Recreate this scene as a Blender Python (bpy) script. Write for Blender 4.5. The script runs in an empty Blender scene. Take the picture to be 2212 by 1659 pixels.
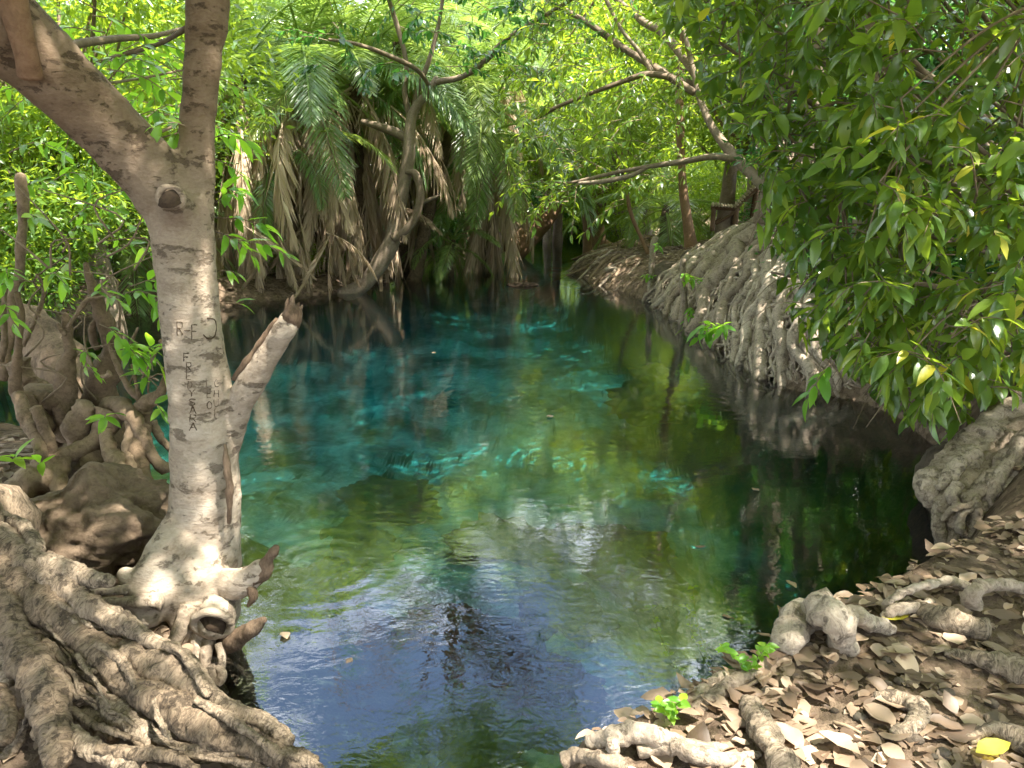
import bpy, math, random
import numpy as np
from mathutils import Vector, Matrix
from mathutils.bvhtree import BVHTree

# ------------------------------------------------------------------ camera, sky, sun, exposure
sc = bpy.context.scene
col = sc.collection
HFOV = 66.0
PITCH = math.radians(15.0)
CZ = 2.1
cam_d = bpy.data.cameras.new('camera')
cam = bpy.data.objects.new('camera', cam_d)
col.objects.link(cam)
cam.location = (0, 0, CZ)
cam.rotation_euler = (math.radians(90) - PITCH, 0, 0)
cam_d.sensor_fit = 'HORIZONTAL'
cam_d.angle = math.radians(HFOV)
cam_d.clip_start = 0.05
cam_d.clip_end = 2000
sc.camera = cam

SUN_EL, SUN_AZ = 62.0, 118.0            # azimuth: degrees right of straight ahead (+Y)
world = bpy.data.worlds.new('World')
sc.world = world
world.use_nodes = True
wn, wl = world.node_tree.nodes, world.node_tree.links
wn.clear()
w_out = wn.new('ShaderNodeOutputWorld')
w_bg = wn.new('ShaderNodeBackground')
w_sky = wn.new('ShaderNodeTexSky')
w_sky.sky_type = 'NISHITA'
w_sky.sun_disc = False
w_sky.sun_elevation = math.radians(SUN_EL)
w_sky.sun_rotation = math.radians(SUN_AZ)
w_sky.air_density = 1.0
w_sky.dust_density = 1.2
w_tc = wn.new('ShaderNodeTexCoord')
w_map = wn.new('ShaderNodeMapping')
w_map.inputs['Scale'].default_value = (1.0, 1.0, 2.2)
w_no = wn.new('ShaderNodeTexNoise')
w_no.inputs['Scale'].default_value = 2.6
w_no.inputs['Detail'].default_value = 7
w_no.inputs['Roughness'].default_value = 0.55
w_rmp = wn.new('ShaderNodeValToRGB')
w_rmp.color_ramp.elements[0].position = 0.46
w_rmp.color_ramp.elements[1].position = 0.63
w_mix = wn.new('ShaderNodeMix')
w_mix.data_type = 'RGBA'
w_mix.inputs[7].default_value = (17.0, 17.6, 18.5, 1)
wl.new(w_tc.outputs['Generated'], w_map.inputs['Vector'])
wl.new(w_map.outputs[0], w_no.inputs['Vector'])
wl.new(w_no.outputs[0], w_rmp.inputs[0])
wl.new(w_rmp.outputs[0], w_mix.inputs[0])
wl.new(w_sky.outputs[0], w_mix.inputs[6])
wl.new(w_mix.outputs[2], w_bg.inputs[0])
wl.new(w_bg.outputs[0], w_out.inputs[0])
w_bg.inputs[1].default_value = 0.11

sun_d = bpy.data.lights.new('sun', 'SUN')
sun_d.energy = 5.0
sun_d.angle = math.radians(0.5)
sun_d.color = (1.0, 0.94, 0.84)
sun = bpy.data.objects.new('sun', sun_d)
col.objects.link(sun)
_el, _az = math.radians(SUN_EL), math.radians(SUN_AZ)
SUNV = Vector((math.sin(_az) * math.cos(_el), math.cos(_az) * math.cos(_el), math.sin(_el)))
sun.location = SUNV * 60
sun.rotation_euler = SUNV.to_track_quat('Z', 'Y').to_euler()

vs = sc.view_settings
vs.view_transform = 'Standard'
vs.look = 'None'
vs.gamma = 1.0
vs.use_curve_mapping = False
vs.exposure = 2.45

cy = sc.cycles
cy.use_denoising = True
cy.max_bounces = 6
cy.diffuse_bounces = 2
cy.glossy_bounces = 2
cy.transmission_bounces = 4
cy.transparent_max_bounces = 12
cy.caustics_reflective = False
cy.caustics_refractive = False
cy.sample_clamp_indirect = 4.0
cy.use_adaptive_sampling = True
cy.adaptive_threshold = 0.01

rng = np.random.default_rng(11)
random.seed(11)
PI = math.pi
# ------------------------------------------------------------------ pixel -> place (2212 x 1659 reading of the photograph)
FPX = 2212 / (2 * math.tan(math.radians(HFOV) / 2))
CP, SP = math.cos(PITCH), math.sin(PITCH)


def ray(u, v):
    a, b = (u - 1106) / FPX, (829.5 - v) / FPX
    return np.array([a, CP + b * SP, -SP + b * CP])


def PY(u, v, Y):                        # point on the ray at forward distance Y
    d = ray(u, v)
    return np.array([0, 0, CZ]) + d * (Y / d[1])


def PZ(u, v, z):                        # point on the ray at height z
    d = ray(u, v)
    return np.array([0, 0, CZ]) + d * ((z - CZ) / d[2])


# ------------------------------------------------------------------ noise
def _hash(ix, iy, iz, seed):
    n = (ix * 374761393 + iy * 668265263 + iz * 2147483647 + seed * 974711) & 0xffffffff
    n = ((n ^ (n >> 13)) * 1274126177) & 0xffffffff
    n = n ^ (n >> 16)
    return (n & 0xffff) / 65535.0


def vnoise(P, f, seed=0):
    Q = np.asarray(P, float) * f + 1000.0
    I = np.floor(Q).astype(np.int64)
    T = Q - I
    T = T * T * (3 - 2 * T)
    x, y, z = I[..., 0], I[..., 1], I[..., 2]
    r = 0
    for dx in (0, 1):
        wx = T[..., 0] if dx else 1 - T[..., 0]
        for dy in (0, 1):
            wy = T[..., 1] if dy else 1 - T[..., 1]
            for dz in (0, 1):
                wz = T[..., 2] if dz else 1 - T[..., 2]
                r = r + wx * wy * wz * _hash(x + dx, y + dy, z + dz, seed)
    return r * 2 - 1


def fbm(P, f, seed=0, o=4):
    r, a = 0, 1.0
    for k in range(o):
        r = r + a * vnoise(P, f * 2 ** k, seed + k)
        a *= 0.5
    return r


def n2(X, Y, f, seed=0, o=3):
    return fbm(np.stack([X, Y, np.zeros_like(X)], -1), f, seed, o)


# ------------------------------------------------------------------ mesh helpers
def mk_mesh(name, V, F, mat=None, smooth=True, tint=None, uv=None):
    """F: list of (k, faces) blocks or one array of quads/tris"""
    me = bpy.data.meshes.new(name)
    V = np.asarray(V, np.float32)
    blocks = F if isinstance(F, list) else [F]
    blocks = [np.asarray(b, np.int32) for b in blocks if len(b)]
    nl = sum(b.size for b in blocks)
    nf = sum(len(b) for b in blocks)
    me.vertices.add(len(V))
    me.vertices.foreach_set('co', V.ravel())
    me.loops.add(nl)
    idx = np.concatenate([b.ravel() for b in blocks])
    me.loops.foreach_set('vertex_index', idx)
    me.polygons.add(nf)
    tot = np.concatenate([np.full(len(b), b.shape[1], np.int32) for b in blocks])
    st = np.concatenate([[0], np.cumsum(tot)[:-1]]).astype(np.int32)
    me.polygons.foreach_set('loop_start', st)
    me.polygons.foreach_set('use_smooth', np.full(nf, smooth))
    if tint is not None:
        at = me.attributes.new('tint', 'FLOAT', 'FACE')
        at.data.foreach_set('value', np.asarray(tint, np.float32))
    if uv is not None:
        ul = me.uv_layers.new(name='UVMap')
        ul.data.foreach_set('uv', np.asarray(uv, np.float32)[idx].ravel())
    me.update(calc_edges=True)
    me.validate()
    if mat is not None:
        me.materials.append(mat)
    return me


def link(name, me, parent=None, loc=None):
    o = bpy.data.objects.new(name, me)
    col.objects.link(o)
    if parent is not None:
        o.parent = parent
    if loc is not None:
        o.location = loc
    return o


def empty(name, loc=(0, 0, 0)):
    o = bpy.data.objects.new(name, None)
    col.objects.link(o)
    o.empty_display_size = 0.2
    o.location = loc
    return o


def tag(o, label, cat, group=None, kind=None):
    if label:
        o['label'] = label
    if cat:
        o['category'] = cat
    if group:
        o['group'] = group
    if kind:
        o['kind'] = kind
    return o


def child_at(name, me, parent, off):    # mesh given in world coordinates under a moved parent
    o = link(name, me, parent)
    o.location = (-off[0], -off[1], -off[2])
    return o


def catmull(P, n):
    P = np.asarray(P, float)
    if len(P) == 2:
        t = np.linspace(0, 1, n)[:, None]
        return P[0] * (1 - t) + P[1] * t
    Q = np.vstack([2 * P[0] - P[1], P, 2 * P[-1] - P[-2]])
    t = np.linspace(0, len(P) - 1 - 1e-6, n)
    i = t.astype(int)
    f = (t - i)[:, None]
    a, b, c, d = Q[i], Q[i + 1], Q[i + 2], Q[i + 3]
    return 0.5 * (2 * b + (c - a) * f + (2 * a - 5 * b + 4 * c - d) * f ** 2 + (3 * b - a - 3 * c + d) * f ** 3)


def tube_geo(P, R, n=None, segs=10, rough=0.0, seed=0, cap=True, fine=0.0, freq=6.0, wr=38.0):
    """smooth tapered tube through control points P with radii R"""
    P = np.asarray(P, float)
    R = np.asarray(R, float)
    L = np.linalg.norm(np.diff(P, axis=0), axis=1).sum()
    if n is None:
        n = int(max(5, min(60, L / max(R.mean() * 0.9, 0.004))))
    C = catmull(P, n)
    rr = catmull(np.stack([R, R, R], 1), n)[:, 0]
    T = np.gradient(C, axis=0)
    T /= np.linalg.norm(T, axis=1)[:, None] + 1e-9
    ref = np.array([0, 0, 1.0]) if abs(T[0, 2]) < 0.9 else np.array([1.0, 0, 0])
    N = np.zeros_like(C)
    nn = ref - T[0] * (ref @ T[0])
    nn /= np.linalg.norm(nn)
    for i in range(n):
        nn = nn - T[i] * (nn @ T[i])
        nn /= np.linalg.norm(nn) + 1e-9
        N[i] = nn
    B = np.cross(T, N)
    a = np.linspace(0, 2 * PI, segs, endpoint=False)
    ring = N[:, None, :] * np.cos(a)[None, :, None] + B[:, None, :] * np.sin(a)[None, :, None]
    V = C[:, None, :] + ring * rr[:, None, None]
    if rough:
        d = fbm(V, freq, seed, 3)
        V = V + ring * (d * rough * rr[:, None])[..., None]
    if fine:
        sl = np.concatenate([[0], np.cumsum(np.linalg.norm(np.diff(C, axis=0), axis=1))])
        W = np.stack(np.broadcast_arrays(np.cos(a)[None] * 1.3 + seed, np.sin(a)[None] * 1.3, sl[:, None] * wr), -1)
        W = W + fbm(V, 9.0, seed + 3, 2)[..., None] * 1.2
        d = fbm(W, 1.0, seed + 7, 3) + .6 * vnoise(V, 55, seed)
        V = V + ring * (d * fine * (rr[:, None] * .5 + .02))[..., None]
    V = V.reshape(-1, 3)
    i = np.arange(n - 1)[:, None] * segs
    j = np.arange(segs)[None, :]
    k = (j + 1) % segs
    F = np.stack([i + j, i + k, i + segs + k, i + segs + j], -1).reshape(-1, 4)
    s = np.concatenate([[0], np.cumsum(np.linalg.norm(np.diff(C, axis=0), axis=1))])
    uv = np.stack([np.tile(np.arange(segs) / segs, n), np.repeat(s, segs)], 1)
    blocks = [F]
    if cap:
        V = np.vstack([V, C[0] - T[0] * rr[0] * 0.35, C[-1] + T[-1] * rr[-1] * 0.5])
        uv = np.vstack([uv, [0, 0], [0, s[-1]]])
        c0, c1 = len(V) - 2, len(V) - 1
        jj = np.arange(segs)
        kk = (jj + 1) % segs
        e = (n - 1) * segs
        blocks.append(np.stack([kk, jj, np.full(segs, c0)], 1))
        blocks.append(np.stack([e + jj, e + kk, np.full(segs, c1)], 1))
    return V, blocks, uv


def join_geo(geos):
    V, Q, T3, U = [], [], [], []
    o = 0
    for v, bl, uv in geos:
        V.append(v)
        U.append(uv)
        for b in bl:
            (Q if b.shape[1] == 4 else T3).append(b + o)
        o += len(v)
    bl = []
    if Q:
        bl.append(np.concatenate(Q))
    if T3:
        bl.append(np.concatenate(T3))
    return np.concatenate(V), bl, np.concatenate(U)


def tube(name, P, R, mat, parent=None, **k):
    V, F, uv = tube_geo(P, R, **k)
    me = mk_mesh(name, V, F, mat, uv=uv)
    return link(name, me, parent)


def tubes_mesh(name, geos, mat):
    V, F, uv = join_geo(geos)
    return mk_mesh(name, V, F, mat, uv=uv)


def fused(name, geos, voxel, mat, smooth=6, disp=0.0, dfreq=8.0, seed=0):
    """closed tubes grown together into one continuous skin"""
    V, F, uv = join_geo(geos)
    me = mk_mesh('tmp', V, F)
    o = bpy.data.objects.new('tmp', me)
    col.objects.link(o)
    m = o.modifiers.new('r', 'REMESH')
    m.mode = 'VOXEL'
    m.voxel_size = voxel
    s = o.modifiers.new('s', 'SMOOTH')
    s.factor = 0.5
    s.iterations = smooth
    dg = bpy.context.evaluated_depsgraph_get()
    out = bpy.data.meshes.new_from_object(o.evaluated_get(dg))
    bpy.data.objects.remove(o)
    out.name = name
    n = len(out.vertices)
    if disp:
        co = np.empty(n * 3, np.float32)
        out.vertices.foreach_get('co', co)
        no = np.empty(n * 3, np.float32)
        out.vertices.foreach_get('normal', no)
        co, no = co.reshape(-1, 3), no.reshape(-1, 3)
        d = fbm(co, dfreq, seed, 4)
        co = co + no * (d * disp)[:, None]
        out.vertices.foreach_set('co', co.astype(np.float32).ravel())
    out.polygons.foreach_set('use_smooth', np.ones(len(out.polygons), bool))
    out.update()
    out.materials.clear()
    out.materials.append(mat)
    return out


def rock_mesh(name, rx, ry, rz, mat, seed, n=26, amp=0.22, freq=1.6, squash=0.0):
    th = np.linspace(0, PI, n)
    ph = np.linspace(0, 2 * PI, 2 * n, endpoint=False)
    T, Ph = np.meshgrid(th, ph, indexing='ij')
    D = np.stack([np.sin(T) * np.cos(Ph), np.sin(T) * np.sin(Ph), np.cos(T)], -1)
    r = 1 + amp * fbm(D, freq, seed, 4)
    r += 0.10 * np.round(vnoise(D, 2.4, seed + 9) * 2) / 2
    V = D * r[..., None] * np.array([rx, ry, rz])
    m = 2 * n
    i = np.arange(n - 1)[:, None] * m
    j = np.arange(m)[None, :]
    k = (j + 1) % m
    F = np.stack([i + j, i + m + j, i + m + k, i + k], -1).reshape(-1, 4)
    return mk_mesh(name, V.reshape(-1, 3), F, mat)


# ------------------------------------------------------------------ materials
class NT:
    def __init__(s, name):
        s.m = bpy.data.materials.new(name)
        s.m.use_nodes = True
        s.t = s.m.node_tree
        s.t.nodes.clear()
        s.out = s.t.nodes.new('ShaderNodeOutputMaterial')

    def n(s, typ, ins=None, **k):
        x = s.t.nodes.new('ShaderNode' + typ)
        for a, b in k.items():
            setattr(x, a, b)
        for a, b in (ins or {}).items():
            s.set(x, a, b)
        return x

    def set(s, x, a, b):
        i = x.inputs[a]
        if isinstance(b, bpy.types.NodeSocket):
            s.t.links.new(b, i)
        elif isinstance(b, bpy.types.Node):
            s.t.links.new(b.outputs[0], i)
        else:
            if isinstance(b, tuple) and len(b) == 3 and i.type == 'RGBA':
                b = (*b, 1)
            i.default_value = b

    def ramp(s, fac, stops):
        r = s.n('ValToRGB', {0: fac})
        e = r.color_ramp.elements
        while len(e) < len(stops):
            e.new(0.5)
        for q, (p, c) in zip(e, stops):
            q.position = p
            q.color = (*c, 1) if len(c) == 3 else c
        return r.outputs[0]

    def mix(s, f, a, b, mode='MIX'):
        x = s.n('Mix', data_type='RGBA', blend_type=mode)
        s.set(x, 0, f)
        s.set(x, 6, a)
        s.set(x, 7, b)
        return x.outputs[2]

    def noise(s, vec, scale, detail=4, rough=0.55, dist=0.0):
        x = s.n('TexNoise', {'Scale': scale, 'Detail': detail, 'Roughness': rough, 'Distortion': dist})
        if vec is not None:
            s.set(x, 'Vector', vec)
        return x.outputs[0]

    def math(s, op, a, b=0.0):
        x = s.n('Math', operation=op)
        s.set(x, 0, a)
        s.set(x, 1, b)
        return x.outputs[0]

    def bump(s, h, strength=0.5, dist=0.01, normal=None):
        x = s.n('Bump', {'Height': h, 'Strength': strength, 'Distance': dist})
        if normal is not None:
            s.set(x, 'Normal', normal)
        return x.outputs[0]

    def mapping(s, vec, scale):
        x = s.n('Mapping', {'Vector': vec, 'Scale': scale})
        return x.outputs[0]

    def surf(s, sh):
        s.t.links.new(sh if isinstance(sh, bpy.types.NodeSocket) else sh.outputs[0], s.out.inputs[0])
        return s.m


def bark(name, dark, mid, light, scale=3.0, rings=0.0, ring_scale=40.0, rough=0.85, bump=0.6, stretch=(1, 1, 1), blotch=0.0, blotch_scale=6.0, bd=0.012, brown_shade_z=None):
    m = NT(name)
    tc = m.n('TexCoord')
    geo = m.n('NewGeometry')
    pos = m.mapping(geo.outputs['Position'], stretch)
    a = m.noise(pos, scale, 6, 0.6)
    b = m.noise(pos, scale * 9, 8, 0.75)
    c = m.ramp(a, [(0.3, dark), (0.5, mid), (0.72, light)])
    c = m.mix(0.4, c, m.ramp(b, [(0.35, dark), (0.65, light)]))
    h = m.math('ADD', m.math('MULTIPLY', a, 0.7), m.math('MULTIPLY', b, 0.4))
    if rings:
        uvm = m.mapping(tc.outputs['UV'], (4.0, ring_scale, 1))
        uvm = m.n('VectorMath', {0: uvm, 1: m.n('VectorMath', {0: m.n('TexNoise', {'Vector': geo.outputs['Position'], 'Scale': 14.0}).outputs['Color'], 3: 5.0}, operation='SCALE').outputs[0]}).outputs[0]
        r = m.noise(uvm, 1.0, 5, 0.7, 0.8)
        h = m.math('ADD', h, m.math('MULTIPLY', r, rings))
        c = m.mix(min(.65, rings), c, m.ramp(r, [(0.38, tuple(x * .55 for x in dark)), (0.47, mid), (0.62, light)]))
    if blotch:
        q = m.noise(pos, blotch_scale, 10, 0.74)
        f = m.ramp(q, [(0.55, (0, 0, 0)), (0.59, (1, 1, 1))])
        f = m.math('MULTIPLY', f, blotch)
        c = m.mix(f, c, tuple(x * 0.5 for x in dark))
        h = m.math('SUBTRACT', h, m.math('MULTIPLY', f, 0.25))
    if brown_shade_z is not None:                 # browner upper bark, partly shade put into the colour
        sz = m.n('SeparateXYZ', {0: geo.outputs['Position']})
        f = m.ramp(m.math('ADD', m.math('SUBTRACT', sz.outputs[2], brown_shade_z), m.math('MULTIPLY', a, 0.8)), [(0.25, (0, 0, 0)), (0.95, (1, 1, 1))])
        c = m.mix(f, c, m.mix(1.0, c, (0.55, 0.47, 0.40), 'MULTIPLY'))
    oi = m.n('ObjectInfo')
    c = m.mix(1.0, c, m.ramp(oi.outputs['Random'], [(0.0, (0.62, 0.58, 0.54)), (1.0, (1.05, 1.05, 1.05))]), 'MULTIPLY')
    p = m.n('BsdfPrincipled', {'Base Color': c, 'Roughness': rough, 'Specular IOR Level': 0.25})
    m.set(p, 'Normal', m.bump(h, bump, bd))
    return m.surf(p)


def leaf_mat(name, c0, c1, c2, trans, rough=0.32, tw=0.45, veins=False, dry=False):
    m = NT(name)
    at = m.n('Attribute', attribute_name='tint')
    t = at.outputs['Fac']
    c = m.ramp(t, [(0.0, c0), (0.5, c1), (1.0, c2)])
    oi = m.n('ObjectInfo')
    c = m.mix(1.0, c, m.ramp(oi.outputs['Random'], [(0.0, (0.6, 0.55, 0.5)), (1.0, (1.15, 1.1, 1.05))] if dry else [(0.0, (0.55, 0.68, 0.8)), (0.5, (0.85, 0.9, 0.9)), (1.0, (1.15, 1.05, 0.9))]), 'MULTIPLY')
    p = m.n('BsdfPrincipled', {'Base Color': c, 'Roughness': rough, 'Specular IOR Level': 0.55})
    if veins:
        g = m.n('NewGeometry')
        m.set(p, 'Normal', m.bump(m.noise(g.outputs['Position'], 60, 3), 0.25, 0.004))
    k = m.mix(0.5, c, trans, 'MIX')
    k = m.mix(1.0, k, (2.1, 2.1, 2.1), 'MULTIPLY')
    tr = m.n('BsdfTranslucent', {'Color': k})
    x = m.n('MixShader', {0: tw})
    m.set(x, 1, p)
    m.set(x, 2, tr)
    return m.surf(x)


M = {}
M['leaf_bush'] = leaf_mat('broad_leaf', (0.05, 0.105, 0.024), (0.085, 0.165, 0.03), (0.20, 0.255, 0.035), (0.30, 0.38, 0.012), 0.27, 0.42, True)
M['leaf_tree'] = leaf_mat('tree_leaf', (0.05, 0.105, 0.02), (0.10, 0.185, 0.028), (0.24, 0.30, 0.04), (0.36, 0.44, 0.014), 0.33, 0.45)
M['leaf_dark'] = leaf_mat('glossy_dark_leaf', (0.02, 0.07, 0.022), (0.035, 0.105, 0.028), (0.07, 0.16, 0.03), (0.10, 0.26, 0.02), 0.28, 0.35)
M['leaf_young'] = leaf_mat('young_leaf', (0.10, 0.25, 0.03), (0.15, 0.34, 0.03), (0.26, 0.40, 0.04), (0.32, 0.52, 0.02), 0.35, 0.5, True)
M['palm'] = leaf_mat('palm_frond', (0.085, 0.14, 0.05), (0.16, 0.23, 0.07), (0.30, 0.34, 0.11), (0.26, 0.36, 0.03), 0.32, 0.38)
M['palm_dead'] = leaf_mat('dry_palm_frond', (0.20, 0.145, 0.095), (0.38, 0.30, 0.21), (0.56, 0.49, 0.39), (0.42, 0.31, 0.18), 0.6, 0.25, False, True)
M['litter'] = leaf_mat('dry_leaf', (0.10, 0.066, 0.044), (0.25, 0.18, 0.125), (0.46, 0.37, 0.28), (0.34, 0.24, 0.14), 0.55, 0.12, True, True)
M['yellow'] = leaf_mat('yellow_leaf', (0.42, 0.36, 0.03), (0.5, 0.44, 0.04), (0.6, 0.5, 0.06), (0.6, 0.5, 0.03), 0.4, 0.4, True)
M['trunk_fg'] = bark('smooth_fig_bark', (0.25, 0.19, 0.135), (0.47, 0.395, 0.31), (0.62, 0.55, 0.46), 5.0, 0, 0, 0.8, 1.0, (1, 1, 2.0), 0.7, 8.0, 0.016, 1.75)
M['root_fg'] = bark('wrinkled_root_bark', (0.075, 0.056, 0.038), (0.19, 0.145, 0.10), (0.36, 0.29, 0.21), 7.0, 0.7, 80.0, 0.8, 1.0, (1, 1, 1), 0.7, 16.0, 0.014)
M['root_clump'] = bark('brown_root_bark', (0.085, 0.058, 0.036), (0.19, 0.135, 0.085), (0.31, 0.23, 0.155), 5.0, 0.3, 30.0, 0.85, 0.6, (1, 1, 1), 0.25, 14.0, 0.008)
M['root_pale'] = bark('pale_root_bark', (0.14, 0.105, 0.075), (0.32, 0.255, 0.19), (0.52, 0.445, 0.355), 6.0, 0.4, 40.0, 0.8, 1.0, (1, 1, 1), 0.6, 14.0, 0.014)
M['bark'] = bark('grey_brown_bark', (0.10, 0.075, 0.052), (0.23, 0.175, 0.125), (0.38, 0.31, 0.24), 3.0, 0.2, 20.0, 0.85, 0.6, (1, 1, 1), 0.2, 6.0, 0.02)
M['bark_red'] = bark('reddish_bark', (0.11, 0.06, 0.035), (0.23, 0.135, 0.08), (0.34, 0.22, 0.14), 3.0, 0.2, 20.0, 0.85, 0.6, (1, 1, 1), 0.2, 6.0, 0.02)
M['palm_bark'] = bark('palm_trunk_bark', (0.05, 0.032, 0.02), (0.12, 0.085, 0.055), (0.22, 0.165, 0.11), 6.0, 1.0, 18.0, 0.9, 1.0, (1, 1, 1), 0.3, 8.0, 0.04)
M['dead_wood'] = bark('weathered_broken_wood', (0.06, 0.04, 0.026), (0.17, 0.115, 0.075), (0.32, 0.23, 0.16), 9.0, 0, 0, 0.9, 1.0, (1, 1, 0.35), 0.4, 12.0, 0.02)
M['hollow'] = bark('hollow_wood', (0.02, 0.013, 0.009), (0.05, 0.033, 0.022), (0.10, 0.07, 0.045), 9.0, 0, 0, 0.95, 1.0)
M['rock'] = bark('brown_boulder_rock', (0.085, 0.058, 0.038), (0.18, 0.13, 0.088), (0.31, 0.235, 0.165), 4.0, 0, 0, 0.9, 1.0, (1, 1, 1), 0.35, 4.0, 0.03)
M['rock_bank'] = bark('grey_bank_rock', (0.05, 0.038, 0.028), (0.11, 0.088, 0.066), (0.22, 0.185, 0.145), 2.5, 0, 0, 0.9, 1.0, (1, 1, 1), 0.4, 3.0, 0.04)  # darkened so the gaps between the draped roots look shaded
M['algae_rock'] = bark('algae_covered_rock', (0.03, 0.028, 0.013), (0.085, 0.08, 0.035), (0.19, 0.175, 0.095), 3.0, 0, 0, 0.9, 1.0, (1, 1, 1), 0.3, 3.0, 0.03)
M['carve'] = bark('carved_bark_scar', (0.05, 0.034, 0.022), (0.10, 0.07, 0.046), (0.17, 0.125, 0.085), 30.0, 0, 0, 0.9, 0.8)
M['slat'] = bark('weathered_pole', (0.20, 0.15, 0.10), (0.36, 0.29, 0.21), (0.55, 0.47, 0.37), 6.0, 0, 0, 0.8, 0.5)
M['post'] = bark('dark_bench_post', (0.06, 0.035, 0.022), (0.14, 0.085, 0.055), (0.22, 0.145, 0.10), 6.0, 0, 0, 0.85, 0.5)
M['twig'] = bark('twig_bark', (0.10, 0.075, 0.05), (0.22, 0.16, 0.10), (0.34, 0.27, 0.19), 9.0, 0, 0, 0.85, 0.3)
M['stem'] = bark('green_stem', (0.10, 0.17, 0.04), (0.16, 0.24, 0.06), (0.24, 0.32, 0.09), 9.0, 0, 0, 0.6, 0.2)


def soil_mat():
    m = NT('leaf_mould_soil')
    g = m.n('NewGeometry')
    p = g.outputs['Position']
    a = m.noise(p, 1.3, 5, 0.6)
    b = m.noise(p, 14, 6, 0.7)
    c = m.noise(p, 70, 4, 0.7)
    k = m.ramp(a, [(0.35, (0.055, 0.036, 0.024)), (0.6, (0.15, 0.105, 0.072)), (0.8, (0.26, 0.195, 0.14))])
    k = m.mix(0.55, k, m.ramp(b, [(0.35, (0.035, 0.024, 0.016)), (0.55, (0.13, 0.09, 0.06)), (0.75, (0.34, 0.26, 0.185))]))
    v = m.n('TexVoronoi', {'Vector': p, 'Scale': 22.0})
    k = m.mix(0.3, k, m.ramp(v.outputs['Color'], [(0.2, (0.06, 0.04, 0.028)), (0.8, (0.36, 0.27, 0.19))]))
    h = m.math('ADD', b, m.math('MULTIPLY', c, 0.6))
    s = m.n('BsdfPrincipled', {'Base Color': k, 'Roughness': 0.95, 'Specular IOR Level': 0.15})
    m.set(s, 'Normal', m.bump(h, 1.0, 0.03))
    return m.surf(s)


def bed_mat():
    m = NT('pool_bed_sand_algae_and_shade')
    g = m.n('NewGeometry')
    p = g.outputs['Position']
    a = m.noise(p, 1.3, 6, 0.68)
    b = m.noise(p, 5.0, 6, 0.7)
    c = m.noise(p, 26.0, 4, 0.7)
    sand = m.ramp(b, [(0.3, (0.42, 0.50, 0.50)), (0.7, (0.70, 0.76, 0.75))])
    alg = m.ramp(b, [(0.3, (0.04, 0.05, 0.032)), (0.6, (0.11, 0.125, 0.07)), (0.75, (0.24, 0.26, 0.16))])
    f = m.math('ADD', a, m.math('MULTIPLY', c, 0.10))
    k = m.mix(m.ramp(f, [(0.44, (0, 0, 0)), (0.66, (1, 1, 1))]), sand, alg)
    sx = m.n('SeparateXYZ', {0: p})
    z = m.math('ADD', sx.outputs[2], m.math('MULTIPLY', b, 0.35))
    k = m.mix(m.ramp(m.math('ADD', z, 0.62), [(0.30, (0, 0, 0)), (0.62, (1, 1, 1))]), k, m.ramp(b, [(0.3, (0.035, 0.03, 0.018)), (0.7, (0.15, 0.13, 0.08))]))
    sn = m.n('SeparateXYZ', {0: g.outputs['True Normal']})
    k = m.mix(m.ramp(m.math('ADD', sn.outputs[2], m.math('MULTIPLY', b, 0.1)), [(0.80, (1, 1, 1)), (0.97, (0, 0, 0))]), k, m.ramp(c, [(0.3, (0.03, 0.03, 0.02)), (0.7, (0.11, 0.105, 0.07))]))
    k = m.mix(m.ramp(m.math('ADD', sx.outputs[2], 1.9), [(0.2, (1, 1, 1)), (0.55, (0, 0, 0))]), k, (0.03, 0.035, 0.025))  # deepest bed painted near black for the shade off the right bank
    s = m.n('BsdfPrincipled', {'Base Color': k, 'Roughness': 0.9, 'Specular IOR Level': 0.1})
    m.set(s, 'Normal', m.bump(m.math('ADD', b, m.math('MULTIPLY', c, 0.8)), 0.35, 0.03))
    return m.surf(s)


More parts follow.
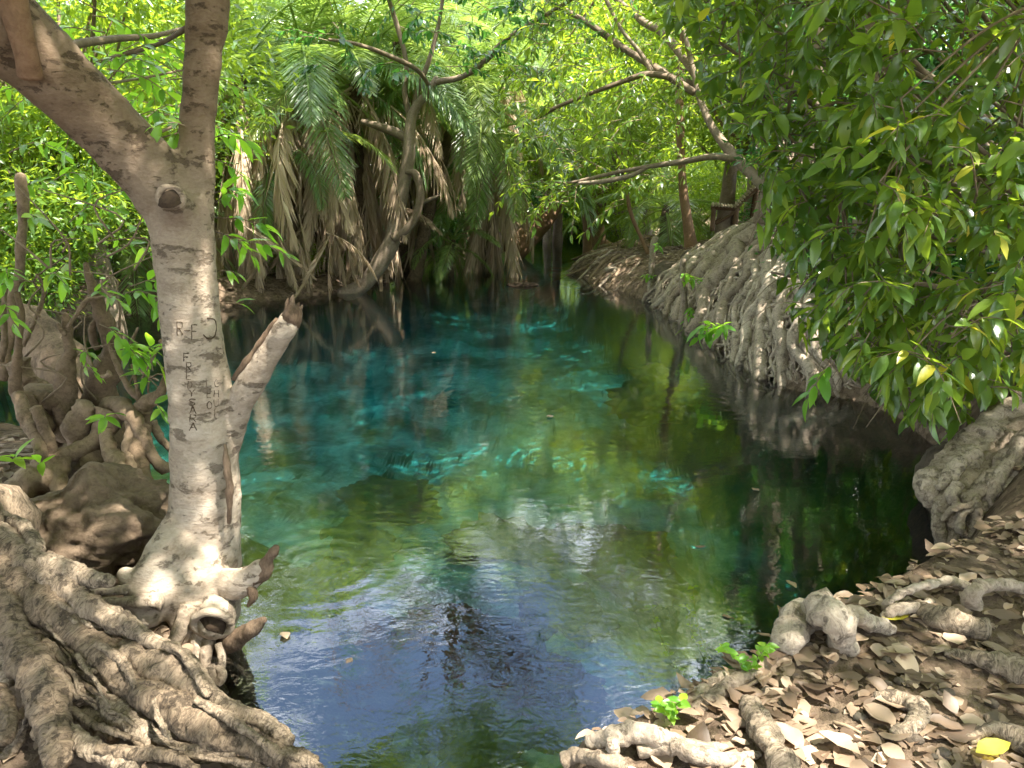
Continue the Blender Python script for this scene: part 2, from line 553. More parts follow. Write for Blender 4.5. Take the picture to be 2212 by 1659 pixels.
def water_mat():
    m = NT('clear_spring_water')
    g = m.n('NewGeometry')
    p = g.outputs['Position']
    big = m.noise(m.mapping(p, (1.0, 1.6, 1.0)), 1.6, 2, 0.5, 0.6)
    mid = m.noise(m.mapping(p, (1.0, 1.7, 1.0)), 7.0, 3, 0.55, 0.8)
    sm = m.noise(m.mapping(p, (1.0, 1.4, 1.0)), 26.0, 2, 0.5, 0.4)
    calm = m.ramp(m.noise(p, 0.45, 2, 0.5), [(0.35, (0.35, 0.35, 0.35)), (0.65, (1, 1, 1))])
    h = m.math('ADD', m.math('MULTIPLY', big, 0.8), m.math('MULTIPLY', mid, 0.45))
    h = m.math('ADD', h, m.math('MULTIPLY', sm, 0.12))
    h = m.math('MULTIPLY', h, calm)
    for cx, cy_, fr, am in RINGS:
        d = m.n('VectorMath', operation='DISTANCE')
        m.set(d, 0, p)
        d.inputs[1].default_value = (cx, cy_, 0)
        dv = d.outputs['Value']
        s = m.math('SINE', m.math('MULTIPLY', dv, fr))
        fall = m.math('DIVIDE', am, m.math('ADD', m.math('MULTIPLY', m.math('MULTIPLY', dv, dv), 2.5), 0.5))
        h = m.math('ADD', h, m.math('MULTIPLY', s, fall))
    nrm = m.bump(h, 0.13, 0.03)
    fr = m.n('Fresnel', {'IOR': 2.15, 'Normal': nrm})
    gl = m.n('BsdfGlossy', {'Color': (1, 1, 1), 'Roughness': 0.02, 'Normal': nrm})
    tr = m.n('BsdfTransparent', {'Color': (0.97, 1.0, 1.0)})
    x = m.n('MixShader')
    m.set(x, 0, fr)
    m.set(x, 1, tr)
    m.set(x, 2, gl)
    va = m.n('VolumeAbsorption', {'Color': (0.08, 0.86, 0.87), 'Density': 0.66})
    vsc = m.n('VolumeScatter', {'Color': (0.25, 0.8, 0.9), 'Density': 0.08})
    vad = m.n('AddShader')
    m.set(vad, 0, va)
    m.set(vad, 1, vsc)
    m.t.links.new(vad.outputs[0], m.out.inputs['Volume'])
    return m.surf(x)


RINGS = []
for _u, _v in ((990, 845), (1155, 868), (1540, 868), (1330, 800), (1135, 830), (700, 1215)):
    _p = PZ(_u, _v, 0)
    RINGS.append((_p[0], _p[1], 46.0, 0.05))
M['soil'] = soil_mat()
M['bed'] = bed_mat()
M['water'] = water_mat()

# ------------------------------------------------------------------ terrain
SH = [(1180, 1670, .08), (1300, 1594, .18), (1500, 1484, .25), (1680, 1402, .26), (1880, 1318, .26), (2000, 1208, .26),
      (2045, 1168, .2), (2080, 1060, 0), (2020, 975, 0), (1935, 905, 0), (1850, 868, 0), (1690, 842, 0), (1640, 795, 0), (1585, 775, 0),
      (1500, 730, 0), (1480, 700, 0), (1400, 655, 0), (1330, 630, 0), (1265, 607, 0), (1220, 585, 0), (1245, 560, 0), (1290, 545, 0),
      (1340, 538, 0), (1420, 528, 0), (1480, 519, 0), (1400, 512, 0), (1260, 511, 0), (1170, 514, 0), (1125, 524, 0), (1095, 545, 0), (1000, 555, 0),
      (930, 572, 0), (860, 600, 0), (800, 625, 0), (740, 635, 0), (640, 645, 0), (560, 655, 0), (480, 665, 0), (350, 680, 0),
      (130, 690, 0), (0, 700, 0), (-300, 720, 0), (-500, 800, 0), (-300, 900, .3), (0, 880, .3), (100, 880, .3), (200, 900, .3), (330, 965, .3),
      (430, 1060, .3), (495, 1180, .3), (512, 1240, .3), (510, 1330, .2), (470, 1420, .1), (470, 1480, .05), (540, 1545, .08), (620, 1610, .1), (690, 1670, .1)]
SHORE = np.array([PZ(*s)[:2] for s in SH])
SHORE = np.vstack([SHORE, [[-0.40, 1.85], [0.05, 1.72]]])
_seg_a, _seg_b = SHORE, np.roll(SHORE, -1, axis=0)


def sdist(X, Y):
    """signed distance to the shoreline, positive on land"""
    X, Y = np.asarray(X, float), np.asarray(Y, float)
    d2 = np.full(X.shape, 1e9)
    ins = np.zeros(X.shape, bool)
    for (ax, ay), (bx, by) in zip(_seg_a, _seg_b):
        ex, ey = bx - ax, by - ay
        t = np.clip(((X - ax) * ex + (Y - ay) * ey) / (ex * ex + ey * ey + 1e-12), 0, 1)
        d2 = np.minimum(d2, (X - ax - t * ex) ** 2 + (Y - ay - t * ey) ** 2)
        c = ((ay > Y) != (by > Y)) & (X < (bx - ax) * (Y - ay) / (by - ay + 1e-12) + ax)
        ins ^= c
    d = np.sqrt(d2)
    return np.where(ins, -d, d)


# control points: x, y, bank height, bank width, water depth
def _c(u, v, z, H, w, D):
    p = PZ(u, v, z)
    return (p[0], p[1], H, w, D)


CTL = np.array([_c(1500, 1540, .42, .44, .10, .9), _c(1700, 1440, .42, .45, .10, 1.2), _c(2000, 1280, .45, .47, .10, 1.2), _c(1250, 1640, .2, .34, .16, .6), (0, 0, .46, .3, .8), (3, 1.5, .55, .3, 1.0), (2.9, 4.0, .75, .6, 2.8), (1.9, 3.9, .5, .4, 2.5), (2.4, 5.4, .5, .4, 2.7),  # right-hand pool deepened so its shaded corner goes dark
                (4.2, 6.0, 1.25, 1.2, 1.8), (4.0, 7.6, 1.2, 1.6, 1.8), (4.2, 10.5, 1.05, 2.2, 1.6), (4.6, 14.5, 1.05, 1.8, 1.2), (7, 17, 1.1, 2.5, 1.2), (7.0, 11.0, 1.25, 1.6, 1.6),
                (2.6, 16.0, .45, 1.0, .9), (3.0, 20, .35, 1.0, .45), (1.0, 24, .35, 1.0, .4), (-1, 19, .3, 1.2, 1.2), (-4, 15.5, .3, 1.0, 1.3),
                (-8, 13.5, .45, 1.0, 1.4), (-12, 11, .5, 1.0, 1.4), (-4, 6.0, .35, .6, 1.3), (-3, 4.5, .38, .5, 1.4), (-1.9, 3.2, .30, .35, 1.1), (-1.6, 2.3, .08, .3, .8), (-1.2, 2.1, .06, .3, .8), (-2.6, 2.0, .22, .5, .8), (-.8, 1.9, .05, .3, .8),
                (0.3, 4.5, .4, .5, 1.35), (0, 8, .4, .5, 2.0), (2, 7, .4, .5, 2.1), (-3, 9, .4, .5, 1.7), (1, 12, .4, .5, 1.5), (.3, 2.6, .3, .4, .95)])


def hgt(X, Y):
    X, Y = np.asarray(X, float), np.asarray(Y, float)
    s = sdist(X, Y)
    W = 0
    acc = [0, 0, 0]
    for c in CTL:
        w = 1.0 / (((X - c[0]) ** 2 + (Y - c[1]) ** 2) ** 1.5 + 0.08)
        W = W + w
        for i in range(3):
            acc[i] = acc[i] + w * c[2 + i]
    H, wd, D = [a / W for a in acc]
    D = D * .62
    t = np.clip(s / wd, 0, 1)
    up = -0.12 + (H + 0.12) * (1 - (1 - t) ** 2.4)
    up = up + np.clip(t, 0, 1) * (n2(X, Y, 0.9, 3) * 0.05 + n2(X, Y, 5, 5, 2) * 0.012)
    q = np.clip(-s / 0.9, 0, 1)
    q = q * q * (3 - 2 * q)
    dn = -0.12 - q * (D - 0.12) + q * (n2(X, Y, 0.5, 21) * 0.10 + n2(X, Y, 1.7, 22) * 0.05 + n2(X, Y, 7, 23, 3) * 0.025)
    return np.where(s > 0, up, np.minimum(dn, -0.10))


def h1(x, y):
    return float(hgt(np.array([x]), np.array([y]))[0])


def PG(u, v, up=0.0):                    # point where a pixel's ray meets the ground
    z = 0.3
    for _ in range(10):
        p = PZ(u, v, z + up)
        z = 0.5 * z + 0.5 * h1(p[0], p[1])
    return PZ(u, v, z + up)


def axis(a, bounds):
    out = []
    for lo, hi, st in bounds:
        out.append(np.arange(lo, hi - 1e-6, st))
    out.append([bounds[-1][1]])
    return np.concatenate(out)


gx = axis(0, [(-300, -60, 40), (-60, -16, 3), (-16, -4, .35), (-4, 4.2, .035), (4.2, 14, .3), (14, 60, 3), (60, 301, 40)])
gy = axis(0, [(-60, -6, 6), (-6, 1.2, .4), (1.2, 5.4, .035), (5.4, 6.0, .06), (6.0, 24, .16), (24, 60, 2.0), (60, 401, 40)])
GX, GY = np.meshgrid(gx, gy)
GZ = hgt(GX, GY)
GS = sdist(GX, GY)
nx, ny = len(gx), len(gy)
GV = np.stack([GX, GY, GZ], -1).reshape(-1, 3)
ii = (np.arange(ny - 1)[:, None] * nx + np.arange(nx - 1)[None, :]).ravel()
GF = np.stack([ii, ii + 1, ii + nx + 1, ii + nx], 1)
fs = GS.ravel()[GF].mean(1)


def submesh(V, F):
    u, inv = np.unique(F, return_inverse=True)
    return V[u], inv.reshape(F.shape)


v_, f_ = submesh(GV, GF[fs > 0.0])
tag(link('ground', mk_mesh('ground', v_, f_, M['soil'])), 'brown leaf mould ground around the spring pool', 'ground', kind='structure')
v_, f_ = submesh(GV, GF[fs <= 0.0])
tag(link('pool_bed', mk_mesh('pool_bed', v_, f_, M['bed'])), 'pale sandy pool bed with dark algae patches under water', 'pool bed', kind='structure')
wx0, wx1, wy0, wy1 = SHORE[:, 0].min() - .6, SHORE[:, 0].max() + .6, SHORE[:, 1].min() - .3, SHORE[:, 1].max() + .6
wv = np.array([[x, y, z] for z in (-4.0, 0.0) for y in (wy0, wy1) for x in (wx0, wx1)])
wf = np.array([[0, 2, 3, 1], [4, 5, 7, 6], [0, 1, 5, 4], [2, 6, 7, 3], [0, 4, 6, 2], [1, 3, 7, 5]])
tag(link('water', mk_mesh('water', wv, wf, M['water'], smooth=False)), 'clear turquoise spring water filling the pool', 'water', kind='structure')

# ------------------------------------------------------------------ leaves
def leaf_tpl(w=0.38, segs=4, fold=0.25, droop=0.35, wave=0.0, curl=0.0, rag=0.0):
    """leaf blade of length 1 along +Y, normal +Z, folded along the midrib"""
    V, F = [], []
    t = np.linspace(0, 1, segs + 1)
    prof = np.sin(PI * np.clip(t, 0, 1) ** 0.85) ** 0.8 * w * 0.5
    prof[0], prof[-1] = 0.012, 0.004
    pl, pr = prof * (1 + rng.normal(0, rag, segs + 1)), prof * (1 + rng.normal(0, rag, segs + 1))
    for i in range(segs + 1):
        z = -droop * t[i] ** 2
        zz = fold * prof[i] + wave * math.sin(9 * t[i])
        V += [(-pl[i], t[i], z + zz + curl * prof[i]), (0, t[i], z), (pr[i], t[i], z + zz - wave * math.cos(8 * t[i]))]
    for i in range(segs):
        a = i * 3
        F += [(a, a + 1, a + 4, a + 3), (a + 1, a + 2, a + 5, a + 4)]
    return np.array(V), np.array(F)


TP_SMALL = (np.array([(0, 0, 0), (-.19, .45, .05), (0, 1, -.12), (.19, .45, .05), (0, .5, -.02)], float),
            np.array([(0, 4, 2, 1), (0, 3, 2, 4)]))
TP_MID = leaf_tpl(0.40, 2, 0.3, 0.25)
TP_BIG = leaf_tpl(0.36, 4, 0.28, 0.30, 0.012)


def unit(a):
    return a / (np.linalg.norm(a, axis=-1, keepdims=True) + 1e-9)


def scatter(tpl, P, D, N, S):
    """many copies of a leaf template at P, pointing along D, facing N, length S"""
    tv, tf = tpl
    D = unit(np.asarray(D, float))
    X = unit(np.cross(D, N))
    Z = np.cross(X, D)
    S = np.broadcast_to(np.asarray(S, float), (len(P),))
    V = P[:, None, :] + S[:, None, None] * (tv[None, :, 0:1] * X[:, None] + tv[None, :, 1:2] * D[:, None] + tv[None, :, 2:3] * Z[:, None])
    F = tf[None] + (np.arange(len(P)) * len(tv))[:, None, None]
    return V.reshape(-1, 3), F.reshape(-1, tf.shape[1]), len(tf)


def leaf_cloud(name, tpl, P, D, N, S, mat, tint):
    V, F, k = scatter(tpl, P, D, N, S)
    return mk_mesh(name, V, F, mat, smooth=True, tint=np.repeat(np.clip(tint, 0, 1), k))


def rdirs(n, g=rng):
    return unit(g.normal(size=(n, 3)))


def basis(D, N):
    D = np.asarray(D, float)
    D = D / np.linalg.norm(D)
    X = np.cross(D, N)
    X = X / (np.linalg.norm(X) + 1e-9)
    Z = np.cross(X, D)
    return X, D, Z


# single leaves that can be picked apart share a few meshes
LEAFSET = {}


def leafset(mat, key, n=26, w=0.36, droop=0.3):
    if key not in LEAFSET:
        L = []
        for i in range(n):
            tv, tf = leaf_tpl(w * rng.uniform(.85, 1.2), 4, rng.uniform(.15, .4), droop * rng.uniform(.3, 1.6), rng.uniform(0, .02))
            L.append(mk_mesh('leaf', tv, tf, mat, tint=np.full(len(tf), rng.uniform(.05, .95))))
        if key == 'bush':
            tv, tf = leaf_tpl(w, 4, .3, .4, .02)
            L.append(mk_mesh('leaf', tv, tf, M['yellow'], tint=np.full(len(tf), .5)))
        LEAFSET[key] = L
    return LEAFSET[key]


def place_leaf(parent, meshes, p, d, nrm, s, name='leaf', pl=None):
    X, D, Z = basis(d, nrm)
    o = bpy.data.objects.new(name, meshes[rng.integers(len(meshes))])
    col.objects.link(o)
    if parent is not None:
        o.parent = parent
    m = Matrix(((X[0] * s, D[0] * s, Z[0] * s, p[0]), (X[1] * s, D[1] * s, Z[1] * s, p[1]), (X[2] * s, D[2] * s, Z[2] * s, p[2]), (0, 0, 0, 1)))
    if parent is not None:
        pl = parent.location if pl is None else pl
        m.translation = Vector((p[0] - pl[0], p[1] - pl[1], p[2] - pl[2]))
    o.matrix_local = m
    return o


# ------------------------------------------------------------------ broadleaf crowns (a few shapes, used again)
def crown_geo(seed, R, n_cl, n_lf, sig, leaf, mat, flat=0.8):
    g = np.random.default_rng(seed)
    c = unit(g.normal(size=(n_cl, 3))) * (g.uniform(0.25, 1, (n_cl, 1)) ** 0.55)
    c *= np.array(R) * (0.85 + 0.3 * g.uniform(size=(n_cl, 1)))
    k = g.integers(0, n_cl, n_lf)
    off = g.normal(size=(n_lf, 3)) * sig * np.array([1, 1, flat * .7])
    P = c[k] + off
    D = unit(off * 0.8 + g.normal(size=(n_lf, 3)) * sig * .9 + np.array([0, 0, -.25 * sig]))
    N = unit(g.normal(size=(n_lf, 3)) * 0.75 + np.array([0, 0, 1.0]))
    S = leaf * g.uniform(.6, 1.25, n_lf)
    ct = g.normal(0, .16, n_cl)
    tint = 0.42 + ct[k] + g.normal(0, .16, n_lf)
    cm = leaf_cloud('crown', TP_SMALL, P, D, N, S, mat, tint)
    geos = []
    for i in range(0, n_cl, 3):
        a = np.array([0, 0, -R[2] * .95])
        b = c[i]
        m1 = a * .55 + b * .45 + g.normal(size=3) * .2 + np.array([0, 0, -.15])
        r0 = 0.02 * (R[0] + R[2]) / 2 * g.uniform(.6, 1.1)
        geos.append(tube_geo([a, m1, b], [r0 * 1.6, r0, r0 * .25], n=7, segs=5))
    bm = tubes_mesh('branches', geos, M['bark'])
    return cm, bm


CROWNS = [crown_geo(1, (2.6, 2.6, 2.0), 70, 17000, .42, .17, M['leaf_tree']),
          crown_geo(2, (2.9, 2.6, 2.3), 80, 19000, .40, .16, M['leaf_tree']),
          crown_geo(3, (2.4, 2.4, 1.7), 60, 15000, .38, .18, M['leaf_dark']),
          crown_geo(4, (2.0, 2.0, 1.6), 56, 14000, .34, .13, M['leaf_tree']),
          crown_geo(5, (3.2, 3.0, 1.4), 24, 11000, .34, .17, M['leaf_tree'])]


def bg_tree(name, label, group, base, top, kind, scale=1.0, trunk_r=0.12, mat='bark', bend=None, rot=None, trunk=True, zs=1.0):
    """tree with its own trunk, branches and crown; base and crown centre in metres"""
    base, top = np.array(base, float), np.array(top, float)
    t = empty(name, base)
    tag(t, label, 'tree', group)
    cm, bm = CROWNS[kind]
    off = top - base
    rz = rng.uniform(0, 6.28) if rot is None else rot
    low = off - np.array([0, 0, 1.6 * scale * zs])
    mid = off * .5 + (np.array(bend) if bend is not None else rng.normal(0, .12, 3) * np.array([1, 1, 0]))
    tube('trunk', [np.array([0, 0, -.25]), np.array([0, 0, .15]) + mid * .1, mid, low, low + np.array([0, 0, .6 * scale])],
         [trunk_r * 1.5, trunk_r * 1.15, trunk_r * .9, trunk_r * .7, trunk_r * .5], M[mat], t, n=22, segs=9, rough=.12)
    for nm, me in (('crown', cm), ('branches', bm)):
        o = link(nm, me, t)
        o.location = off
        o.scale = (scale, scale, scale * zs)
        o.rotation_euler = (0, 0, rz)
    return t


# ------------------------------------------------------------------ palms
def frond_geo(seed, L, e0, e1, nl=62, ll=0.5, lw=0.030, dead=0.0, twist=0.0):
    g = np.random.default_rng(seed)
    n = 16
    t = np.linspace(0, 1, n)
    el = np.radians(e0 + (e1 - e0) * t ** 0.9)
    st = L / (n - 1)
    C = np.zeros((n, 3))
    for i in range(1, n):
        C[i] = C[i - 1] + st * np.array([0, math.cos(el[i]), math.sin(el[i])])
    C[:, 0] += twist * t ** 2 * L
    V, F, uv = tube_geo(C[::3], np.linspace(.022, .004, len(C[::3])), n=12, segs=4, cap=False)
    Vs, Fs = [V], [F[0]]
    tints = [np.full(len(F[0]), .75 if not dead else .6)]
    T = np.gradient(C, axis=0)
    T = unit(T)
    ts = np.linspace(.14, .99, nl)
    o = len(V)
    for sgn in (-1, 1):
        idx = ts * (n - 1)
        i0 = np.minimum(idx.astype(int), n - 2)
        f = (idx - i0)[:, None]
        P = C[i0] * (1 - f) + C[i0 + 1] * f
        tt = unit(T[i0] * (1 - f) + T[i0 + 1] * f)
        side = np.array([sgn, 0, 0])
        up = np.cross(np.array([1.0, 0, 0]), tt)
        D = tt * (.55 + .5 * ts[:, None]) + side * (.95 - .7 * dead) + up * (.25 - .5 * dead) + g.normal(0, .07 + .12 * dead, (nl, 3))
        D[:, 2] -= (.25 + dead * .9)
        D = unit(D)
        S = ll * np.sin(PI * np.clip(ts * .82 + .16, 0, 1)) ** .7 * g.uniform(.85, 1.1, nl)
        if dead:
            S = S * (g.uniform(size=nl) > .12) + .02
        N = unit(up + side * .3 + g.normal(0, .2, (nl, 3)))
        X = unit(np.cross(D, N))
        W = lw * g.uniform(.7, 1.15, nl)
        Z = np.cross(X, D)
        q = np.stack([P, P + D * S[:, None] * .4 - X * W[:, None] * .5 - Z * .004, P + D * S[:, None] - np.array([0, 0, 1]) * S[:, None] * .16,
                      P + D * S[:, None] * .4 + X * W[:, None] * .5 - Z * .004], 1)
        Vs.append(q.reshape(-1, 3))
        Fs.append(np.arange(nl * 4).reshape(-1, 4) + o)
        o += nl * 4
        tints.append(np.clip(g.normal(.42, .17, nl), 0, 1))
    return mk_mesh('frond', np.concatenate(Vs), np.concatenate(Fs), M['palm_dead' if dead else 'palm'], smooth=False, tint=np.concatenate(tints))


FR_UP = [frond_geo(10 + i, 2.5, 78 - 6 * i, 10 - 10 * i, twist=.1 * (i - 1)) for i in range(3)]
FR_MID = [frond_geo(20 + i, 2.5, 45 - 6 * i, -55 - 8 * i, twist=.12 * (i - 1)) for i in range(3)]
FR_LOW = [frond_geo(30 + i, 2.4, 8 - 8 * i, -82, twist=.1 * (i - 1)) for i in range(3)]
FR_DEAD = [frond_geo(40 + i, 2.4, -5 - 25 * i, -87, nl=54, ll=.46, lw=.034, dead=.6 + .2 * i, twist=.1 * (i - 1)) for i in range(3)]
FR_SKIRT = [frond_geo(50 + i, 2.6, -70 - 6 * i, -89, nl=46, ll=.5, lw=.036, dead=1.0, twist=.05 * (i - 1)) for i in range(3)]


def palm(label, base, crown, n_up, n_mid, n_low, n_dead, n_skirt, scale=1.0, r=.13, group='wild date palms on the far bank', seed=0, face=None):
    g = np.random.default_rng(500 + seed)
    base, crown = np.array(base, float), np.array(crown, float)
    t = empty('palm_tree', base)
    tag(t, label, 'palm', group)
    d = crown - base
    bow = np.array([g.normal(0, .12), g.normal(0, .12), 0])
    tube('trunk', [np.array([0, 0, -.3]), d * .35 + bow, d * .7 + bow, d], [r * 1.2, r, r * .95, r * .8], M['palm_bark'], t, n=40, segs=10, rough=.3, seed=seed, freq=9)

    def put(meshes, n, z0, z1, sc, nm):
        a0 = g.uniform(0, 6.28)
        for i in range(n):
            o = link(nm, meshes[g.integers(len(meshes))], t)
            o.location = d + np.array([0, 0, g.uniform(z0, z1)])
            az = a0 + i * 2.39996 + g.normal(0, .25)
            if face is not None and nm == 'dry_frond' and g.uniform() < .6:
                az = face + g.normal(0, .8)
            o.rotation_euler = (g.normal(0, .08), g.normal(0, .12), az)
            s = sc * scale * g.uniform(.82, 1.12)
            o.scale = (s, s, s)
    put(FR_UP, n_up, 0, .12, 1, 'frond')
    put(FR_MID, n_mid, -.08, .05, 1, 'frond')
    put(FR_LOW, n_low, -.2, -.05, .98, 'frond')
    put(FR_DEAD, n_dead, -.5, -.1, 1.05, 'dry_frond')
    if n_skirt:
        put(FR_SKIRT, n_skirt, -max(.6, d[2] - 2.3), -.35, .9, 'dry_frond')
    return t


# ------------------------------------------------------------------ traced wood: list of (u, v, half width in px), one depth or one per point
def traced(pts, Y):
    Ys = [Y] * len(pts) if np.isscalar(Y) else Y
    if len(Ys) != len(pts):
        Ys = np.interp(np.linspace(0, 1, len(pts)), np.linspace(0, 1, len(Ys)), Ys)
    P = np.array([PY(u, v, y) for (u, v, _), y in zip(pts, Ys)])
    R = np.array([w * np.linalg.norm(p - np.array([0, 0, CZ])) / FPX * .97 for (_, _, w), p in zip(pts, P)])
    return P, R


def shoot(parent, start, d, length, n_leaf, leaf, mat, key, r=.004, droop=.35, g=rng, leaf_name='leaf', twig_mat='twig', objs=True, acc=None, twig=True):
    """a leafy twig: a thin curved stem with leaves set along it"""
    d = np.asarray(d, float)
    d = d / np.linalg.norm(d)
    e = start + d * length + np.array([0, 0, -droop * length * .5])
    m = start + d * length * .5 + np.array([0, 0, droop * length * .12]) + g.normal(0, .02, 3) * length
    if twig:
        acc_t = tube_geo([start, m, e], [r, r * .8, r * .35], n=7, segs=5)
    else:
        acc_t = None
    C = catmull(np.array([start, m, e]), 20)
    T = unit(np.gradient(C, axis=0))
    L = []
    a = g.uniform(0, 6.28)
    for i in range(n_leaf):
        f = .25 + .75 * (i + .5 * g.uniform()) / n_leaf
        k = min(19, int(f * 19))
        a += 2.4
        s = np.cross(T[k], [0, 0, 1.0])
        s = s / (np.linalg.norm(s) + 1e-9)
        u2 = np.cross(s, T[k])
        dd = T[k] * g.uniform(.35, .9) + (s * math.cos(a) + u2 * math.sin(a) * .6) * .9 + np.array([0, 0, -.25])
        if i == n_leaf - 1:
            dd = T[k]
        nn = np.array([0, 0, 1.0]) + g.normal(0, .35, 3)
        L.append((C[k], dd, nn, leaf * g.uniform(.65, 1.2), id(acc_t)))
    return acc_t, L

def wtube(name, P, R, mat, parent, **k):
    return tube(name, np.asarray(P) - np.array(parent.location), R, M[mat], parent, **k)


def shift(geo, parent):
    V, F, uv = geo
    return V - np.array(parent.location), F, uv


def add_leaves(parent, L, tpl, mat, key, single=300, leaf_name='leaf', stuff_name='foliage', w=.36, droop=.3):
    """nearest leaves as parts of their own, the rest joined"""
    L = sorted(L, key=lambda q: q[0][1] - q[3] * 8)
    ms = leafset(mat, key, w=w, droop=droop)
    for q in L[:single]:
        place_leaf(TWOBJ.get(q[4], parent) if len(q) > 4 else parent, ms, q[0], q[1], q[2], q[3], leaf_name, parent.location)
    R = L[single:]
    if R:
        P = np.array([q[0] for q in R]) - np.array(parent.location)
        me = leaf_cloud(stuff_name, tpl, P, np.array([q[1] for q in R]), np.array([q[2] for q in R]), np.array([q[3] for q in R]), mat, rng.normal(.42, .28, len(R)))
        o = link(stuff_name, me, parent)
        o['kind'] = 'stuff'


TWOBJ = {}


def add_twigs(parent, TW, mat='twig', name='twig'):
    for t_ in TW:
        V, F, uv = shift(t_, parent)
        TWOBJ[id(t_)] = link(name, mk_mesh(name, V, F, M[mat], uv=uv), parent)


# ------------------------------------------------------------------ foreground fig tree with carved bark
Y0 = 3.35
base = PZ(430, 1240, .3)
ft = empty('fig_tree', base)
tag(ft, 'leaning pale fig tree with letters carved in its bark at the pool edge', 'tree')
trunk_tr = [(428, 1290, 60), (436, 1235, 74), (441, 1150, 71), (444, 1050, 69), (440, 950, 66), (432, 850, 63), (420, 750, 60), (408, 650, 59), (399, 560, 59), (390, 480, 64), (384, 425, 66)]
P_, R_ = traced(trunk_tr, [Y0] * 11)
g1 = tube_geo(P_, R_, n=60, segs=28)
P2, R2 = traced([(392, 480, 52), (350, 405, 64), (285, 330, 62), (205, 248, 62), (125, 170, 66), (45, 95, 72), (-70, -10, 82), (-220, -160, 86)], [3.35, 3.33, 3.27, 3.2, 3.12, 3.05, 2.95, 2.85])
g2 = tube_geo(P2, R2, n=50, segs=26)
P3, R3 = traced([(405, 480, 44), (419, 400, 40), (425, 300, 35), (432, 200, 34), (441, 100, 36), (450, 0, 39), (458, -120, 40), (470, -330, 36), (500, -700, 30)], [3.36, 3.38, 3.4, 3.42, 3.45, 3.47, 3.5, 3.55, 3.6])
g3 = tube_geo(P3, R3, n=50, segs=24)
P4, R4 = traced([(498, 1010, 16), (507, 930, 22), (517, 880, 27), (535, 840, 29), (560, 800, 27), (584, 762, 25), (606, 725, 25), (628, 688, 24)], [3.38, 3.36, 3.34, 3.32, 3.3, 3.28, 3.26, 3.25])
g4 = tube_geo(P4, R4, n=30, segs=20)
P5, R5 = traced([(384, 470, 40), (376, 440, 34), (368, 424, 24)], [3.3, 3.22, 3.16])
g5 = tube_geo(P5, R5, n=8, segs=16)
# flare and swollen feet of the trunk
feet = [([(400, 1130, 40), (375, 1190, 48), (345, 1250, 52), (322, 1310, 46), (310, 1345, 26)], [3.3, 3.2, 3.12, 3.06, 3.0]),
        ([(470, 1130, 36), (478, 1190, 34), (484, 1235, 26)], [3.36, 3.32, 3.28]),
        ([(430, 1210, 55), (415, 1275, 52), (400, 1330, 40), (392, 1365, 18)], [3.25, 3.14, 3.08, 3.02]),
        ([(450, 1230, 45), (470, 1290, 46), (455, 1350, 40), (440, 1400, 24)], [3.25, 3.18, 3.1, 3.06]),
        ([(395, 1235, 40), (330, 1262, 26), (285, 1252, 22), (262, 1236, 15)], [3.2, 3.1, 3.1, 3.12]),
        ([(465, 1262, 34), (510, 1262, 30), (545, 1243, 24), (568, 1222, 17)], [3.2, 3.12, 3.1, 3.08])]
gf = []
for pts, Ys in feet:
    a, b = traced(pts, Ys)
    gf.append(tube_geo(a, b, n=24, segs=18, rough=.08, seed=4))
tm = fused('trunk', [shift(x, ft) for x in [g1, g2, g3, g4, g5] + gf], .012, M['trunk_fg'], 7, .0065, 14, 5)
trunk = link('trunk', tm, ft)
# the broken branch end and its splinters
a, b = traced([(622, 698, 22), (634, 678, 20), (643, 664, 10)], [3.255, 3.25, 3.245])
bk = wtube('broken_end', a, b, 'dead_wood', ft, n=8, segs=10, rough=.35, freq=22)
for k, (du, dv) in enumerate([(-14, -22), (-4, -30), (8, -12), (14, -6)]):
    a, b = traced([(630 + du * .6, 686 + dv * .2, 9), (634 + du, 672 + dv * .7, 6), (638 + du * 1.1, 664 + dv * .9, 1.5)], 3.245)
    wtube('splinter', a, b, 'dead_wood', ft, n=8, segs=6, rough=.4, freq=40).parent = bk
# strip of torn bark down the upper side of the branch
a, b = traced([(505, 820, 5), (540, 775, 9), (575, 725, 9), (600, 690, 5)], [3.31, 3.29, 3.27, 3.26])
wtube('bark_strip', a, b, 'dead_wood', ft, n=16, segs=7, rough=.4, freq=20)
a, b = traced([(486, 960, 4), (490, 1010, 8), (497, 1060, 8), (494, 1130, 4)], [3.22, 3.21, 3.21, 3.22])
wtube('bark_strip', a, b, 'dead_wood', ft, n=16, segs=7, rough=.5, freq=24)
# knot in the fork
a, b = traced([(372, 432, 30), (368, 424, 24)], [3.13, 3.12])
kn = wtube('knot', a, b, 'hollow', ft, n=6, segs=14, rough=.2)
c0 = PY(369, 426, 3.12)
ang = np.linspace(0, 2 * PI, 15)
wtube('knot_rim', np.array([c0 + .052 * np.array([math.cos(q) * .9, 0, math.sin(q) * .75]) for q in ang]), np.full(15, .012), 'trunk_fg', ft, n=34, segs=7, rough=.35, freq=20).parent = kn
# upturned broken root like a horn
a, b = traced([(540, 1250, 22), (562, 1238, 20), (578, 1215, 15), (590, 1195, 10), (598, 1180, 5)], [3.11, 3.09, 3.08, 3.07, 3.07])
wtube('broken_root', a, b, 'dead_wood', ft, n=26, segs=14, rough=.32, freq=16)
a, b = traced([(468, 1398, 22), (510, 1380, 20), (545, 1358, 14), (572, 1338, 8)], [3.05, 2.98, 2.95, 2.93])
wtube('broken_root', a, b, 'dead_wood', ft, n=26, segs=14, rough=.3, freq=16)
a, b = traced([(540, 1262, 12), (548, 1290, 9), (535, 1310, 3)], [3.08, 3.06, 3.06])
wtube('broken_root', a, b, 'dead_wood', ft, n=14, segs=10, rough=.4, freq=18)
